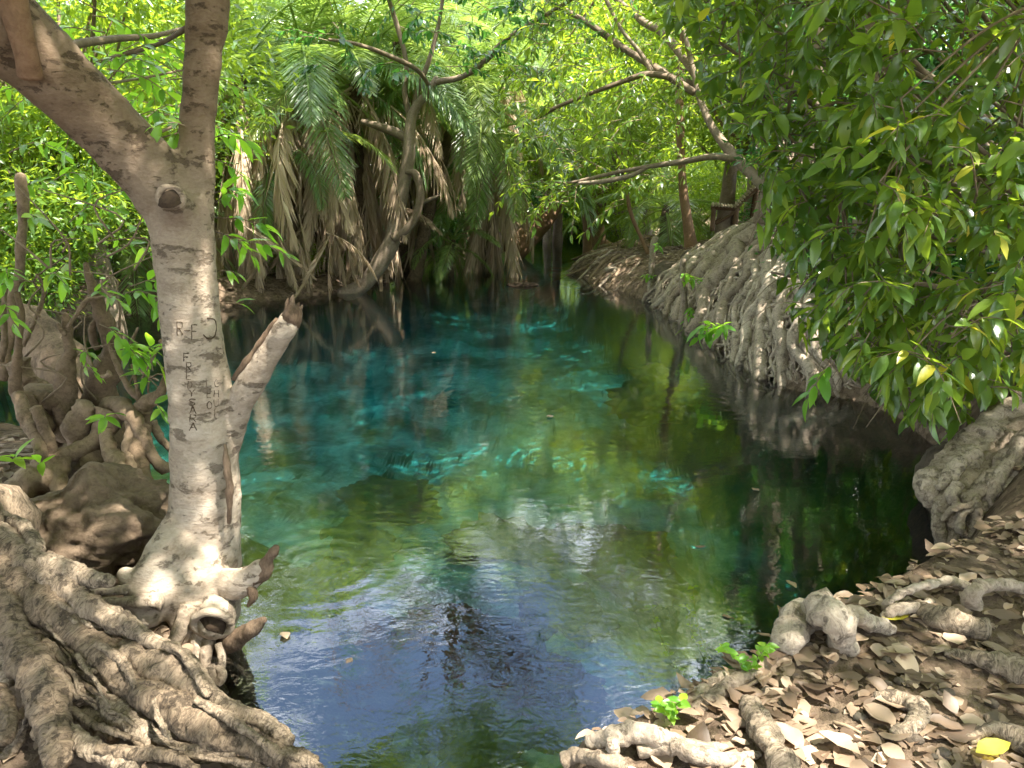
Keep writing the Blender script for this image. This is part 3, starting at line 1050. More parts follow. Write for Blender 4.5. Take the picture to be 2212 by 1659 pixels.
# hollow cut root end with a swollen lip
c0 = PY(462, 1342, 2.98)
cr = wtube('cut_root', np.array([PY(470, 1310, 3.15), PY(464, 1338, 3.02), c0 + np.array([0, -.015, 0])]), [.085, .08, .062], 'trunk_fg', ft, n=14, segs=18, rough=.12)
rim = np.array([c0 + np.array([math.cos(q) * .078, -.02 - .02 * math.sin(q), math.sin(q) * .064]) for q in ang])
wtube('cut_root_lip', rim, np.full(15, .02), 'trunk_fg', ft, n=40, segs=10, rough=.35, freq=16).parent = cr
wtube('cut_root_dark_cap', np.array([c0 + [0, -.0, 0], c0 + [0, -.022, 0]]), [.064, .058], 'hollow', ft, n=4, segs=18, rough=.25, freq=18).parent = cr  # solid dark cap stands in for the shade inside the hollow
# roots that hold the tree to the bank
for pts, Ys in [([(420, 1300, 22), (400, 1370, 20), (385, 1420, 18), (400, 1470, 12)], [3.05, 3.0, 2.98, 2.96]),
                ([(440, 1330, 16), (425, 1390, 15), (425, 1440, 12), (440, 1490, 8)], [3.03, 2.98, 2.95, 2.93]),
                ([(450, 1380, 14), (442, 1430, 13), (455, 1470, 12), (462, 1500, 8)], [2.99, 2.95, 2.92, 2.9]),
                ([(410, 1310, 18), (390, 1360, 15), (372, 1400, 13), (350, 1425, 10)], [3.02, 2.96, 2.92, 2.9]),
                ([(475, 1390, 9), (480, 1430, 9), (470, 1465, 8), (490, 1500, 7)], [2.97, 2.93, 2.92, 2.9]),
                ([(452, 1440, 12), (470, 1470, 12), (480, 1455, 9), (468, 1440, 6)], [2.9, 2.88, 2.88, 2.9]),
                ([(350, 1300, 18), (300, 1300, 13), (240, 1300, 10), (200, 1297, 6)], [3.0, 2.98, 3.0, 3.02]),
                ([(330, 1265, 12), (260, 1275, 10), (190, 1280, 8)], [3.05, 3.03, 3.04])]:
    a, b = traced(pts, Ys)
    wtube('root', a, b, 'root_pale', ft, n=60, segs=16, rough=.22, freq=12, fine=.08)
# carved letters, cut as strokes into the bark
ST = {'R': [[(0, 0), (0, 1)], [(0, 1), (.6, .95), (.7, .72), (.5, .52), (0, .5)], [(.25, .5), (.75, 0)]], 'F': [[(0, 0), (0, 1)], [(0, 1), (.7, 1)], [(0, .55), (.55, .55)]],
      'J': [[(.3, 1), (.85, .95), (1, .5), (.75, .08), (.3, .05), (0, .22)]], '-': [[(0, .5), (1, .5)]], 'E': [[(0, 0), (0, 1)], [(0, 1), (.7, 1)], [(0, .5), (.6, .5)], [(0, 0), (.7, 0)]],
      'D': [[(0, 0), (0, 1)], [(0, 1), (.6, .85), (.75, .5), (.6, .15), (0, 0)]], 'Y': [[(0, 1), (.4, .5)], [(.8, 1), (.4, .5), (.35, 0)]],
      'S': [[(.75, .9), (.35, 1), (.05, .78), (.35, .55), (.7, .35), (.45, .03), (.05, .1)]], 'A': [[(0, 0), (.4, 1), (.8, 0)], [(.15, .4), (.65, .4)]],
      'H': [[(0, 0), (0, 1)], [(.7, 0), (.7, 1)], [(0, .5), (.7, .5)]], 'L': [[(0, 1), (0, 0), (.7, 0)]], 'O': [[(.4, 1), (.05, .7), (.1, .2), (.45, 0), (.8, .3), (.75, .8), (.4, 1)]],
      'C': [[(.7, .9), (.3, 1), (0, .6), (.1, .15), (.4, 0), (.75, .12)]], 'U': [[(0, 1), (.05, .25), (.35, 0), (.65, .2), (.7, 1)]], 'I': [[(.3, 1), (.25, 0)]]}
bvh = BVHTree.FromObject(trunk, bpy.context.evaluated_depsgraph_get())


def on_trunk(u, v):
    d = Vector(ray(u, v)).normalized()
    h = bvh.ray_cast(Vector((0, 0, CZ)) - Vector(ft.location), d)
    return None if h[0] is None else np.array(h[0]) - np.array(d) * .0005


def zm(zx, zy):
    return (600 + zx / 1.5875) * .5486, (1100 + zy / 1.5875) * .5486


LET = [('R', 155, 265, 48, 85, 2.8), ('-', 200, 300, 38, 40, 2.6), ('F', 246, 284, 48, 92, 3.0), ('J', 318, 245, 82, 130, 4.2), ('F', 195, 462, 50, 52, 3), ('R', 212, 520, 42, 54, 2.6), ('E', 212, 580, 38, 46, 2.4), ('D', 222, 636, 34, 46, 2.4),
       ('Y', 226, 688, 50, 44, 2.6), ('S', 226, 748, 56, 42, 3), ('A', 232, 795, 52, 46, 3), ('R', 236, 846, 50, 46, 2.6), ('A', 232, 898, 56, 46, 2.8), ('L', 336, 618, 36, 54, 2.0), ('E', 342, 690, 34, 50, 2.0), ('O', 340, 764, 38, 46, 2.0),
       ('C', 388, 628, 36, 44, 2.0), ('H', 386, 694, 38, 42, 2.0), ('U', 385, 750, 38, 46, 2.0), ('I', 384, 812, 22, 48, 2.6)]
for ch, x, y, w, h, lw in LET:
    geos = []
    for stroke in ST[ch]:
        q = []
        st = catmull(np.array([(px, py, 0) for px, py in stroke]), 12) if len(stroke) > 3 else np.concatenate([np.linspace(stroke[i], stroke[i + 1], 6) for i in range(len(stroke) - 1)])
        for pp in st:
            u, v = zm(x + pp[0] * w + rng.normal(0, .8), y + (1 - pp[1]) * h + rng.normal(0, .8))
            hp = on_trunk(u, v)
            if hp is not None:
                q.append(hp)
        if len(q) > 2:
            geos.append(tube_geo(q, lw * .0008 * rng.uniform(.45, 1.3, len(q)), n=len(q) * 2, segs=6, rough=.5, freq=120))
    if geos:
        o = link('carved_letter', tubes_mesh('carved_letter', geos, M['carve']), ft)
# leafy shoots at the right side of the trunk and twigs off the limb
LF, TW = [], []
gg = np.random.default_rng(77)
for u, v, Y, d, ln, n in [(455, 300, 3.6, (1, -.1, .05), .17, 7), (455, 340, 3.6, (.9, -.2, -.35), .16, 6), (458, 420, 3.55, (1, -.2, .2), .17, 6), (462, 470, 3.55, (1, -.2, -.05), .30, 9), (462, 440, 3.55, (.8, -.3, .5), .14, 5),
                          (465, 500, 3.55, (.9, -.3, -.4), .22, 9), (470, 515, 3.6, (1, 0, -.1), .34, 9), (470, 585, 3.5, (.8, -.1, .0), .10, 3), (410, 275, 3.35, (-.5, -.6, .1), .16, 6), (408, 260, 3.5, (-.2, -.6, -.4), .12, 4),
                          (488, 655, 3.4, (1, 0, -.05), .10, 2)]:
    t_, L_ = shoot(ft, PY(u, v, Y), d, ln, n, .095, None, None, .003, .3, gg)
    LF += L_
    TW.append(t_)
for i in range(44):
    u, v, Y = gg.uniform(90, 410), gg.uniform(40, 400), gg.uniform(4.2, 6.5)
    if v > 60 + u * .9 + 60:
        v = gg.uniform(20, 60 + u * .5)
    t_, L_ = shoot(ft, PY(u, v, Y), (gg.normal(.3, .6), gg.normal(0, .5), gg.normal(-.1, .3)), gg.uniform(.35, .7), 9, .11, None, None, .004, .4, gg)
    LF += L_
    TW.append(t_)
for pts, Ys in [([(60, 160, 5), (130, 105, 9), (240, 85, 7), (330, 78, 5), (400, 60, 3)], [3.4, 3.7, 4.4, 5, 5.5]), ([(150, 240, 5), (240, 265, 4), (330, 290, 3), (430, 240, 3)], [3.5, 4.2, 4.8, 5.2]),
                ([(405, 60, 6), (330, 100, 4), (220, 130, 3)], [3.5, 4.4, 5.2]), ([(120, 150, 4), (200, 180, 3), (300, 170, 2.5), (400, 150, 2)], [3.4, 4.2, 5, 5.4])]:
    a, b = traced(pts, Ys)
    TW.append(tube_geo(a, b, n=24, segs=7, rough=.1))
add_twigs(ft, TW)
add_leaves(ft, LF, TP_BIG, M['leaf_young'], 'young', 120)
a, b = traced([(66, 165, 20), (58, 120, 19), (42, 60, 22), (25, -10, 26), (10, -90, 28)], [2.95, 2.92, 2.9, 2.88, 2.86])
wtube('limb', a, b, 'bark_red', ft, n=24, segs=12, rough=.12)
# its crown, high over the pool
for k, (x, y, z, s_) in enumerate([(-3.6, 3.4, 7.6, 1.0), (-.9, 3.3, 8.2, .9), (-5.4, 5.6, 8.0, 1.0), (-1.6, .6, 7.4, .8)]):
    o = link('crown', CROWNS[4][0], ft)
    o.location = np.array([x, y, z]) - base
    o.scale = (s_,) * 3
    o.rotation_euler = (0, 0, k * 1.3)
    st = P2[-1] if k in (0, 2, 3) else P3[-1]
    wtube('limb', [st, (st + np.array([x, y, z])) / 2 + np.array([0, 0, .4]), np.array([x, y, z])], [.12, .08, .03], 'bark', ft, n=20, segs=9)

# ------------------------------------------------------------------ fig roots in the left foreground
def zl(x, y, w):
    return x * .3386, 1097 + y * .3386, w * .3386


def z_of(v):
    return np.interp(v, [1097, 1180, 1400, 1659], [.66, .60, .34, .16])


ROOTS = [([(-260, 40, 120), (0, 200, 88), (300, 430, 84), (560, 620, 82), (800, 745, 74), (960, 850, 64), (1100, 905, 56), (1220, 1000, 52), (1300, 1120, 52), (1450, 1270, 50), (1690, 1370, 52), (1850, 1500, 40)], .02),
         ([(-300, 120, 170), (0, 390, 138), (200, 560, 122), (420, 730, 104), (590, 890, 92), (720, 1000, 88), (830, 1130, 82), (980, 1215, 88), (1160, 1310, 106), (1350, 1425, 92), (1550, 1510, 72), (1750, 1590, 66), (1950, 1650, 60)], .0),
         ([(-200, 340, 110), (0, 560, 96), (80, 780, 94), (160, 950, 100), (255, 1080, 106), (315, 1250, 108), (335, 1450, 98), (375, 1640, 74)], .03),
         ([(380, 960, 62), (480, 1070, 44), (580, 1120, 38), (640, 1200, 42), (740, 1300, 66), (880, 1400, 66), (990, 1490, 50)], -.02),
         ([(560, 800, 44), (720, 880, 46), (850, 960, 92), (1000, 1020, 104), (1120, 1080, 94), (1220, 1150, 76), (1340, 1260, 66), (1500, 1350, 54), (1700, 1440, 52), (1850, 1555, 50), (2000, 1640, 52)], .0),
         ([(620, 1535, 34), (850, 1565, 38), (1100, 1590, 34), (1260, 1665, 28)], .02),
         ([(420, 1390, 44), (520, 1510, 54), (690, 1590, 52), (870, 1660, 46)], .0),
         ([(-60, 30, 34), (60, 70, 38), (150, 120, 44), (212, 210, 46), (232, 320, 44), (330, 365, 60), (470, 415, 62), (600, 460, 50), (720, 470, 30)], .03),
         ([(-40, 1180, 60), (40, 1300, 62), (50, 1400, 58), (10, 1500, 40)], .03),
         ([(-40, 700, 70), (20, 880, 64), (50, 1000, 54), (60, 1120, 34)], .0),
         ([(860, 1115, 22), (1000, 1130, 30), (1120, 1185, 30), (1220, 1240, 18)], .03),
         ([(985, 1225, 16), (1005, 1330, 22), (1060, 1430, 20), (1090, 1480, 12)], .06),
         ([(610, 870, 22), (730, 940, 24), (800, 1010, 28), (840, 1080, 24), (860, 1150, 12)], .04),
         ([(1050, 870, 26), (1160, 930, 34), (1240, 1020, 34), (1290, 1130, 30), (1330, 1200, 20)], .05),
         ([(480, 1330, 70), (560, 1380, 92), (660, 1400, 88), (740, 1460, 60)], -.06),
         ([(1250, 1225, 26), (1420, 1320, 30), (1600, 1440, 30), (1720, 1520, 30), (1790, 1600, 24)], .05),
         ([(1700, 1480, 26), (1790, 1520, 32), (1870, 1590, 34), (1990, 1640, 44), (2050, 1690, 40)], .02),
         ([(430, 1240, 28), (490, 1160, 34), (520, 1130, 28)], .0),
         ([(1150, 1560, 24), (1290, 1590, 26), (1400, 1600, 24), (1600, 1640, 22), (1700, 1690, 20)], .0),
         ([(200, 1330, 30), (150, 1440, 30), (60, 1560, 30), (-40, 1640, 30)], -.04),
         ([(300, 900, 40), (330, 1010, 40), (420, 1060, 44), (480, 1080, 30)], -.05),
         ([(950, 1440, 20), (1060, 1500, 26), (1200, 1540, 30), (1350, 1540, 28), (1500, 1580, 20)], .0)]
rt = empty('fig_root_mass', PZ(-60, 1250, .1))
tag(rt, 'thick wrinkled grey roots sprawling across the near left bank', 'tree roots')
for k, (pts, lift) in enumerate(ROOTS):
    P, R = [], []
    for q in pts:
        u, v, w = zl(*q)
        p = PZ(u, v, z_of(v) + lift)
        P.append(p)
        R.append(w * .88 / FPX * np.linalg.norm(p - np.array([0, 0, CZ])))
    o = wtube('root', P, R, 'root_fg', rt, n=240 if len(pts) > 6 else 110, segs=34, rough=.28, seed=k, freq=7, fine=.17)
for k in range(30):                      # thinner roots woven between the thick ones
    y0_ = rng.uniform(250, 1350)
    x0_ = rng.uniform(-60, 500) + max(0, y0_ - 700) * .8
    P, R = [], []
    w0 = rng.uniform(9, 26)
    ang_ = rng.uniform(.45, 1.1)
    for j in range(6):
        u, v, w = zl(x0_ + math.cos(ang_) * j * 110 + rng.normal(0, 18), y0_ + math.sin(ang_) * j * 110 + rng.normal(0, 18), w0 * (1 - .1 * j))
        p = PZ(u, v, z_of(v) + rng.uniform(-.02, .035))
        P.append(p)
        R.append(w / FPX * np.linalg.norm(p - np.array([0, 0, CZ])))
    wtube('root', P, R, 'root_fg', rt, n=60, segs=14, rough=.25, seed=k + 60, freq=14, fine=.1, wr=60)
# the parent trunk stands just outside the frame on the left
wtube('trunk', [PZ(-120, 1220, .35), PZ(-260, 1120, .8), PZ(-330, 1120, .8) + np.array([-.1, .2, 1.2]), PZ(-330, 1120, .8) + np.array([-.3, .3, 4.5])], [.42, .34, .30, .24], 'root_fg', rt, n=30, segs=20, rough=.2)
_tb = PZ(-330, 1120, .8) + np.array([-.3, .3, 4.3])
for k, (x, y, z, s_) in enumerate([(-3.2, .4, 6.4, .9), (-5.2, 2.0, 7.0, 1.0)]):
    o = link('crown', CROWNS[4][0], rt)
    o.location = np.array([x, y, z]) - np.array(rt.location)
    o.scale = (s_,) * 3
    o.rotation_euler = (0, 0, k * 2.1)
    wtube('limb', [_tb, (_tb + np.array([x, y, z])) / 2, np.array([x, y, z])], [.14, .09, .03], 'bark', rt, n=14, segs=9)

# ------------------------------------------------------------------ root-clad fig stump behind, with shoots
def zc(x, y, w):
    return x * .3307, 548.6 + y * .3307, w * .3307


st = empty('fig_stump', PZ(230, 1190, .3))
tag(st, 'dark coppiced fig stump wrapped in tangled roots and leafy shoots beside the pale trunk', 'tree stump')
CL = [('stem', [(690, 1250, 130), (680, 1100, 118), (670, 930, 100), (695, 760, 84), (735, 620, 66), (715, 500, 52), (660, 400, 46), (630, 300, 38), (590, 180, 24), (560, 60, 16)], 4.7),
      ('stem', [(430, 1200, 80), (432, 1050, 74), (430, 900, 70), (430, 740, 56), (455, 640, 36), (445, 540, 30), (432, 460, 30), (430, 390, 22)], 4.5),
      ('stem', [(925, 1250, 56), (930, 1100, 58), (935, 1000, 46), (1000, 950, 36), (1055, 910, 34), (1085, 790, 27), (1092, 680, 20), (1058, 560, 18)], 4.4),
      ('stem', [(320, 1150, 60), (240, 1040, 44), (165, 950, 40), (105, 900, 33), (108, 740, 26), (125, 560, 20), (140, 400, 16), (110, 250, 14)], 4.4),
      ('stem', [(20, 820, 30), (40, 640, 30), (75, 480, 32), (70, 330, 30), (120, 160, 26), (130, 0, 24), (150, -260, 26), (135, -520, 26)], 4.9),
      ('stem', [(960, 980, 24), (850, 880, 24), (790, 780, 20), (735, 650, 12), (700, 560, 7)], 4.45),
      ('stem', [(440, 480, 14), (510, 380, 14), (570, 300, 12), (680, 280, 6)], 4.45), ('stem', [(430, 530, 14), (395, 490, 12), (375, 455, 8)], 4.45),
      ('stem', [(720, 780, 22), (690, 800, 14), (660, 800, 14)], 4.3), ('stem', [(640, 620, 26), (610, 560, 26), (608, 480, 24), (640, 430, 20)], 4.75),
      ('stem', [(910, 960, 14), (890, 850, 10), (860, 720, 8)], 4.4), ('stem', [(830, 700, 12), (840, 620, 12), (900, 480, 6)], 4.6),
      ('stem', [(0, 700, 20), (30, 560, 18), (20, 380, 16), (40, 200, 12)], 4.6), ('stem', [(150, 600, 14), (230, 420, 14), (290, 240, 10), (240, 130, 6)], 4.5),
      ('root', [(330, 900, 110), (300, 1000, 118), (320, 1130, 90), (330, 1250, 66)], 4.6), ('root', [(720, 1050, 84), (630, 1210, 54), (430, 1310, 62), (300, 1420, 92), (150, 1530, 84), (-20, 1640, 64)], [4.4, 4.3, 4.2, 4.1, 4.0, 3.9]),
      ('root', [(690, 1160, 40), (720, 1290, 46), (790, 1400, 52), (790, 1570, 48), (830, 1720, 44)], [4.3, 4.2, 4.1, 4.0, 3.9]), ('root', [(850, 1030, 50), (870, 1150, 46), (840, 1290, 42), (875, 1420, 44), (900, 1560, 52), (880, 1700, 44)], [4.4, 4.3, 4.2, 4.1, 4.0, 3.95]),
      ('root', [(940, 1120, 50), (900, 1310, 58), (945, 1470, 52), (970, 1640, 58), (1010, 1780, 50)], [4.3, 4.2, 4.1, 4.0, 3.9]), ('root', [(110, 920, 34), (190, 1090, 46), (268, 1280, 40), (240, 1380, 35), (195, 1470, 20)], [4.3, 4.2, 4.1, 4.1, 4.1]),
      ('root', [(420, 1340, 56), (380, 1500, 54), (430, 1600, 42), (530, 1610, 16)], [4.15, 4.05, 4.0, 3.98]), ('root', [(700, 1000, 60), (800, 1010, 50), (890, 1100, 46), (1000, 1330, 46), (1090, 1410, 44)], [4.5, 4.4, 4.3, 4.2, 4.2]),
      ('root', [(640, 1290, 110), (590, 1420, 130), (600, 1560, 130), (610, 1680, 90)], 4.3), ('root', [(740, 1380, 80), (720, 1520, 90), (720, 1680, 70)], 4.25), ('root', [(990, 1100, 30), (1060, 1220, 28), (1140, 1300, 20)], 4.5),
      ('root', [(560, 980, 60), (500, 1150, 66), (520, 1290, 50), (470, 1380, 40)], 4.35), ('root', [(150, 930, 50), (300, 960, 70), (420, 960, 50)], 4.5), ('root', [(540, 1520, 26), (600, 1430, 22), (700, 1390, 16)], 4.0),
      ('root', [(960, 1500, 34), (1030, 1560, 30), (1060, 1680, 30)], 4.05), ('root', [(510, 1600, 18), (590, 1560, 22), (640, 1500, 20), (660, 1400, 16)], 3.98),
      ('root', [(230, 1000, 30), (300, 1180, 34), (330, 1330, 30), (310, 1420, 24)], 4.15), ('root', [(120, 700, 60), (180, 830, 64), (260, 900, 66), (330, 950, 50)], 4.75)]
for k, (nm, pts, Y) in enumerate(CL):
    P, R = traced([zc(*q) for q in pts], Y)
    wtube(nm, P, R, 'root_clump', st, n=70, segs=18, rough=.3, seed=k + 40, freq=8, fine=.14)
LF, TW = [], []
gg = np.random.default_rng(31)
for u, v, Y, d, ln, n in [(100, 600, 4.4, (.5, -.5, .1), .35, 7), (95, 610, 4.5, (-.6, -.4, .0), .3, 6), (190, 640, 4.6, (.6, -.4, .1), .35, 8), (215, 700, 4.5, (.7, -.5, -.2), .4, 10), (250, 640, 4.6, (.8, -.3, .1), .4, 10), (240, 760, 4.4, (.8, -.4, .1), .3, 7),
                          (170, 770, 4.4, (.5, -.4, .3), .16, 5), (175, 790, 4.4, (.7, -.4, -.1), .14, 4), (280, 620, 4.6, (.7, -.2, .1), .35, 10), (230, 905, 4.0, (.2, -.5, .3), .09, 6), (330, 800, 4.3, (.1, -.2, .8), .2, 5), (345, 840, 4.4, (-.2, -.3, .5), .2, 5),
                          (20, 590, 4.6, (.3, -.5, .1), .3, 7), (10, 650, 4.4, (.4, -.5, -.2), .25, 6), (120, 540, 5.0, (.5, -.2, .3), .5, 10), (60, 500, 5.2, (.3, -.4, .2), .5, 10), (210, 560, 5.0, (.6, -.2, .2), .5, 11), (300, 560, 5.0, (.5, -.3, .2), .4, 9),
                          (30, 440, 5.2, (.5, -.3, .3), .5, 10), (150, 480, 5.4, (.5, -.2, .2), .5, 10), (270, 500, 5.4, (.5, -.2, .1), .5, 10), (60, 560, 5.0, (.8, -.2, 0), .4, 8), (330, 640, 4.7, (.3, -.3, -.3), .3, 7), (280, 730, 4.5, (.6, -.3, -.3), .28, 6),
                          (100, 400, 5.5, (.6, -.2, .1), .5, 10), (20, 330, 5.5, (.6, -.2, .1), .5, 10), (200, 420, 5.6, (.6, -.2, .1), .5, 10), (90, 1010, 4.0, (.2, -.3, .6), .08, 4), (35, 1005, 4.0, (.2, -.3, .8), .09, 5), (325, 870, 4.4, (.3, -.3, .0), .2, 4)]:
    t_, L_ = shoot(st, PY(u, v, Y), d, ln, n, .12, None, None, .004, .35, gg)
    LF += L_
    TW.append(t_)
for i in range(26):
    u, v = gg.uniform(0, 360), gg.uniform(480, 900)
    a, b = traced([(u, v, 2.5), (u + gg.uniform(-60, 60), v - gg.uniform(20, 80), 2), (u + gg.uniform(-130, 130), v - gg.uniform(60, 150), 1)], gg.uniform(4.3, 4.9))
    TW.append(tube_geo(a, b, n=8, segs=5))
add_twigs(st, TW)
add_leaves(st, LF, TP_BIG, M['leaf_young'], 'young', 260)
b = PZ(165, 1235, .3)
o = link('boulder', rock_mesh('boulder', .40, .34, .24, M['rock'], 3, 60, .3, 1.8), None, b + np.array([-.04, .28, .08]))
tag(o, 'rounded brown boulder under the root tangle at the left', 'boulder')
a, b = traced([(55, 690, 34), (110, 760, 46), (165, 840, 56), (200, 900, 52)], [5.9, 5.7, 5.5, 5.4])
fl = empty('dead_tree', a[-1])
tag(fl, 'dark leaning dead trunk behind the root tangle above the water', 'dead tree')
wtube('trunk', a, b, 'dead_wood', fl, n=26, segs=16, rough=.16, freq=5)
wtube('broken_end', [a[0] + np.array([-.02, 0, .02]), a[0] + np.array([-.05, .02, .10])], [b[0] * .9, b[0] * .5], 'dead_wood', fl, n=6, segs=12, rough=.5, freq=14)

# ------------------------------------------------------------------ root-covered rock bank, centre right
TOP = [(1425, 560, 14.3), (1490, 520, 14.3), (1570, 497, 14.0), (1640, 487, 12.4), (1690, 520, 10.6), (1740, 580, 9.2), (1800, 610, 8.4), (1900, 640, 7.9)]
BOT = [(1395, 655), (1435, 682), (1480, 708), (1530, 750), (1600, 795), (1660, 832), (1740, 856), (1860, 872)]
TP3 = np.array([PY(*t) for t in TOP])
BT3 = np.array([PZ(u, v, -.05) for u, v in BOT])


def slope(sv, t):
    """point of the root-covered slope: sv along the bank 0..1, t from the top 0 to the water 1"""
    sv = np.clip(sv, 0, 1) * (len(TOP) - 1)
    i = np.minimum(sv.astype(int), len(TOP) - 2)
    f = (sv - i)[..., None]
    A = TP3[i] * (1 - f) + TP3[i + 1] * f
    B = BT3[i] * (1 - f) + BT3[i + 1] * f
    t = t[..., None]
    P = A * (1 - t) + B * t
    P[..., 2] = np.where(t[..., 0] < 0, A[..., 2] + t[..., 0] * .6, P[..., 2])
    bul = np.sin(PI * np.clip(t, 0, 1)) * .28
    return P + bul * np.array([-.35, -.35, .8])


def slope_n(sv, t):
    e = .02
    a = slope(np.clip(sv + e, 0, 1), t) - slope(np.clip(sv - e, 0, 1), t)
    b = slope(sv, t + e) - slope(sv, t - e)
    n = unit(np.cross(a, b))
    n = np.where((n[..., 2:3] < 0), -n, n)
    return n


SS, TT = np.meshgrid(np.linspace(0, 1, 110), np.linspace(-.25, 1.12, 60), indexing='ij')
V = slope(SS, TT)
N = slope_n(SS, TT)
V = V + N * (fbm(V, 2.2, 8, 4) * .12 - .11)[..., None]
V = V.reshape(-1, 3)
n0, n1 = SS.shape
i = (np.arange(n0 - 1)[:, None] * n1 + np.arange(n1 - 1)[None]).ravel()
rb = empty('strangler_fig', PY(1690, 540, 10.0))
tag(rb, 'big fig with a curtain of pale roots draped over the right bank below the bench', 'tree')
V2 = np.concatenate([V, V + np.array([.5, .5, -.9])])
q = np.stack([i, i + 1, i + n1 + 1, i + n1], 1)
eb = len(V)
edge = np.concatenate([np.arange(n1), np.arange(1, n0) * n1 + n1 - 1, (n0 - 1) * n1 + np.arange(n1 - 2, -1, -1), np.arange(n0 - 2, 0, -1) * n1])
e2 = np.roll(edge, -1)
sk = np.stack([edge, e2, e2 + eb, edge + eb], 1)
rk = link('rock_bank', mk_mesh('rock_bank', V2, np.concatenate([q, q[:, ::-1] + eb, sk]), M['rock_bank']), None)
tag(rk, 'grey rock bank under the draped fig roots', 'rock')
gg = np.random.default_rng(5)


def slope_root(s0, s1, r, t0=0.0, t1=1.02, wob=.02, parent=rb, name='root', mat='root_pale', n=26, segs=8):
    t = np.linspace(t0, t1, 9)
    sv = s0 + (s1 - s0) * np.linspace(0, 1, 9) ** 1.3 + gg.normal(0, wob, 9) * np.linspace(.3, 1, 9)
    P = slope(sv, t) + slope_n(np.clip(sv, .02, .98), np.clip(t, .03, .97)) * (r * .3 + gg.uniform(0, .035))
    R = r * np.linspace(1.15, .6, 9) * gg.uniform(.85, 1.15, 9)
    wtube(name, P, R, mat, parent, n=n, segs=segs, rough=.28, seed=int(gg.integers(99)), freq=5)


for s1, r in [(.03, .06), (.09, .10), (.15, .075), (.22, .14), (.28, .07), (.34, .16), (.41, .09), (.47, .12), (.53, .08), (.58, .13), (.65, .09), (.71, .12), (.79, .09), (.86, .10), (.95, .07)]:
    slope_root(.36 + .42 * s1 + gg.normal(0, .03), s1, r * .92, -.05, 1.0, .02, n=60, segs=14)
BUND = gg.uniform(.03, .97, 26)
for k in range(200):
    s1 = np.clip(BUND[k % 26] + gg.normal(0, .018), .01, .99)
    s0 = .36 + .42 * s1 + gg.normal(0, .02)
    t0 = max(-.02, gg.uniform(-.5, .55))
    m0 = s0 + (s1 - s0) * max(0, t0) ** 1.2
    slope_root(m0, s1 + gg.normal(0, .03), .008 + .036 * gg.uniform() ** 1.5, t0, gg.uniform(.8, 1.06), .028, n=30, segs=7)
for k in range(70):                      # fringe of small roots hanging at the water's edge
    a = gg.uniform(.04, .98)
    slope_root(a, a + gg.normal(0, .04), gg.uniform(.008, .022), gg.uniform(.74, .9), gg.uniform(.98, 1.08), .016, n=12, segs=6)
for k in range(22):                      # roots that cross the others
    a = gg.uniform(.1, .85)
    slope_root(a + gg.uniform(.06, .16), a, gg.uniform(.012, .03), gg.uniform(.25, .6), gg.uniform(.65, .95), .02, n=20, segs=6)
# stems and aerial roots of the fig
for pts, Ys, mt in [([(1730, 560, 22), (1700, 470, 16), (1650, 400, 13), (1598, 350, 11), (1548, 290, 9), (1514, 220, 7), (1497, 150, 6), (1477, 60, 5), (1465, -40, 5)], [10.2, 10.4, 10.8, 11.2, 11.6, 12, 12.2, 12.4, 12.6], 'bark'),
                    ([(1720, 570, 24), (1725, 460, 20), (1740, 330, 18), (1760, 150, 18), (1770, -60, 18)], [9.8, 9.8, 9.6, 9.5, 9.4], 'bark'),
                    ([(1780, 620, 20), (1790, 460, 18), (1830, 300, 18), (1900, 120, 20), (1990, -40, 24)], [8.8, 8.6, 8.4, 8.2, 8.0], 'bark'),
                    ([(1640, 500, 16), (1655, 430, 16), (1690, 330, 14), (1700, 180, 14), (1680, 0, 13)], [11.4, 11.2, 11, 10.8, 10.6], 'bark'),
                    ([(1850, 640, 18), (1860, 480, 17), (1850, 300, 16), (1880, 100, 16), (1880, -80, 18)], [8.2, 8.1, 8, 7.9, 7.8], 'bark')]:
    a, b = traced(pts, Ys)
    wtube('trunk', a, b, mt, rb, n=44, segs=12, rough=.16, freq=3)
for k in range(26):
    u = gg.uniform(1655, 1790)
    v = 500 + (u - 1650) * .75 + gg.uniform(-10, 40)
    Y = np.interp(u, [1650, 1700, 1800], [11.2, 9.9, 8.6])
    a, b = traced([(u, v, gg.uniform(2.5, 6)), (u + gg.normal(0, 8), v - 70, 4), (u + gg.normal(5, 14), v - 150, 4), (u + gg.normal(10, 20), v - 260, 3)], [Y, Y + .05, Y + .1, Y + .2])
    wtube('aerial_root', a, b, 'root_pale', rb, n=22, segs=6, rough=.1)
for pts, Ys in [([(1505, 185, 7), (1465, 172, 7), (1400, 160, 6), (1340, 178, 5), (1250, 212, 4), (1190, 238, 4), (1120, 280, 3)], [12.2, 12.3, 12.4, 12.5, 12.6, 12.8, 13]), ([(1590, 345, 7), (1540, 338, 7), (1470, 350, 6), (1400, 360, 5), (1320, 375, 4), (1230, 395, 3), (1200, 392, 3)], [11.2, 11.3, 11.5, 11.7, 11.9, 12.1, 12.2]),
                ([(1400, 360, 5), (1360, 380, 5), (1300, 392, 5), (1250, 396, 3)], [11.7, 11.8, 11.9, 12]), ([(1500, 200, 8), (1420, 150, 8), (1340, 100, 7), (1270, 50, 6), (1180, 0, 4)], [12.1, 12.5, 13, 13.5, 14]),
                ([(1410, 158, 5), (1380, 110, 4), (1340, 60, 4), (1300, -20, 4)], [12.4, 12.5, 12.6, 12.7]), ([(1500, 160, 8), (1440, 80, 8), (1380, 40, 7), (1300, -30, 5)], [12.2, 12.8, 13.4, 14])]:
    a, b = traced(pts, Ys)
    wtube('branch', a, b, 'bark', rb, n=30, segs=8, rough=.12)
LF = []
TW = []
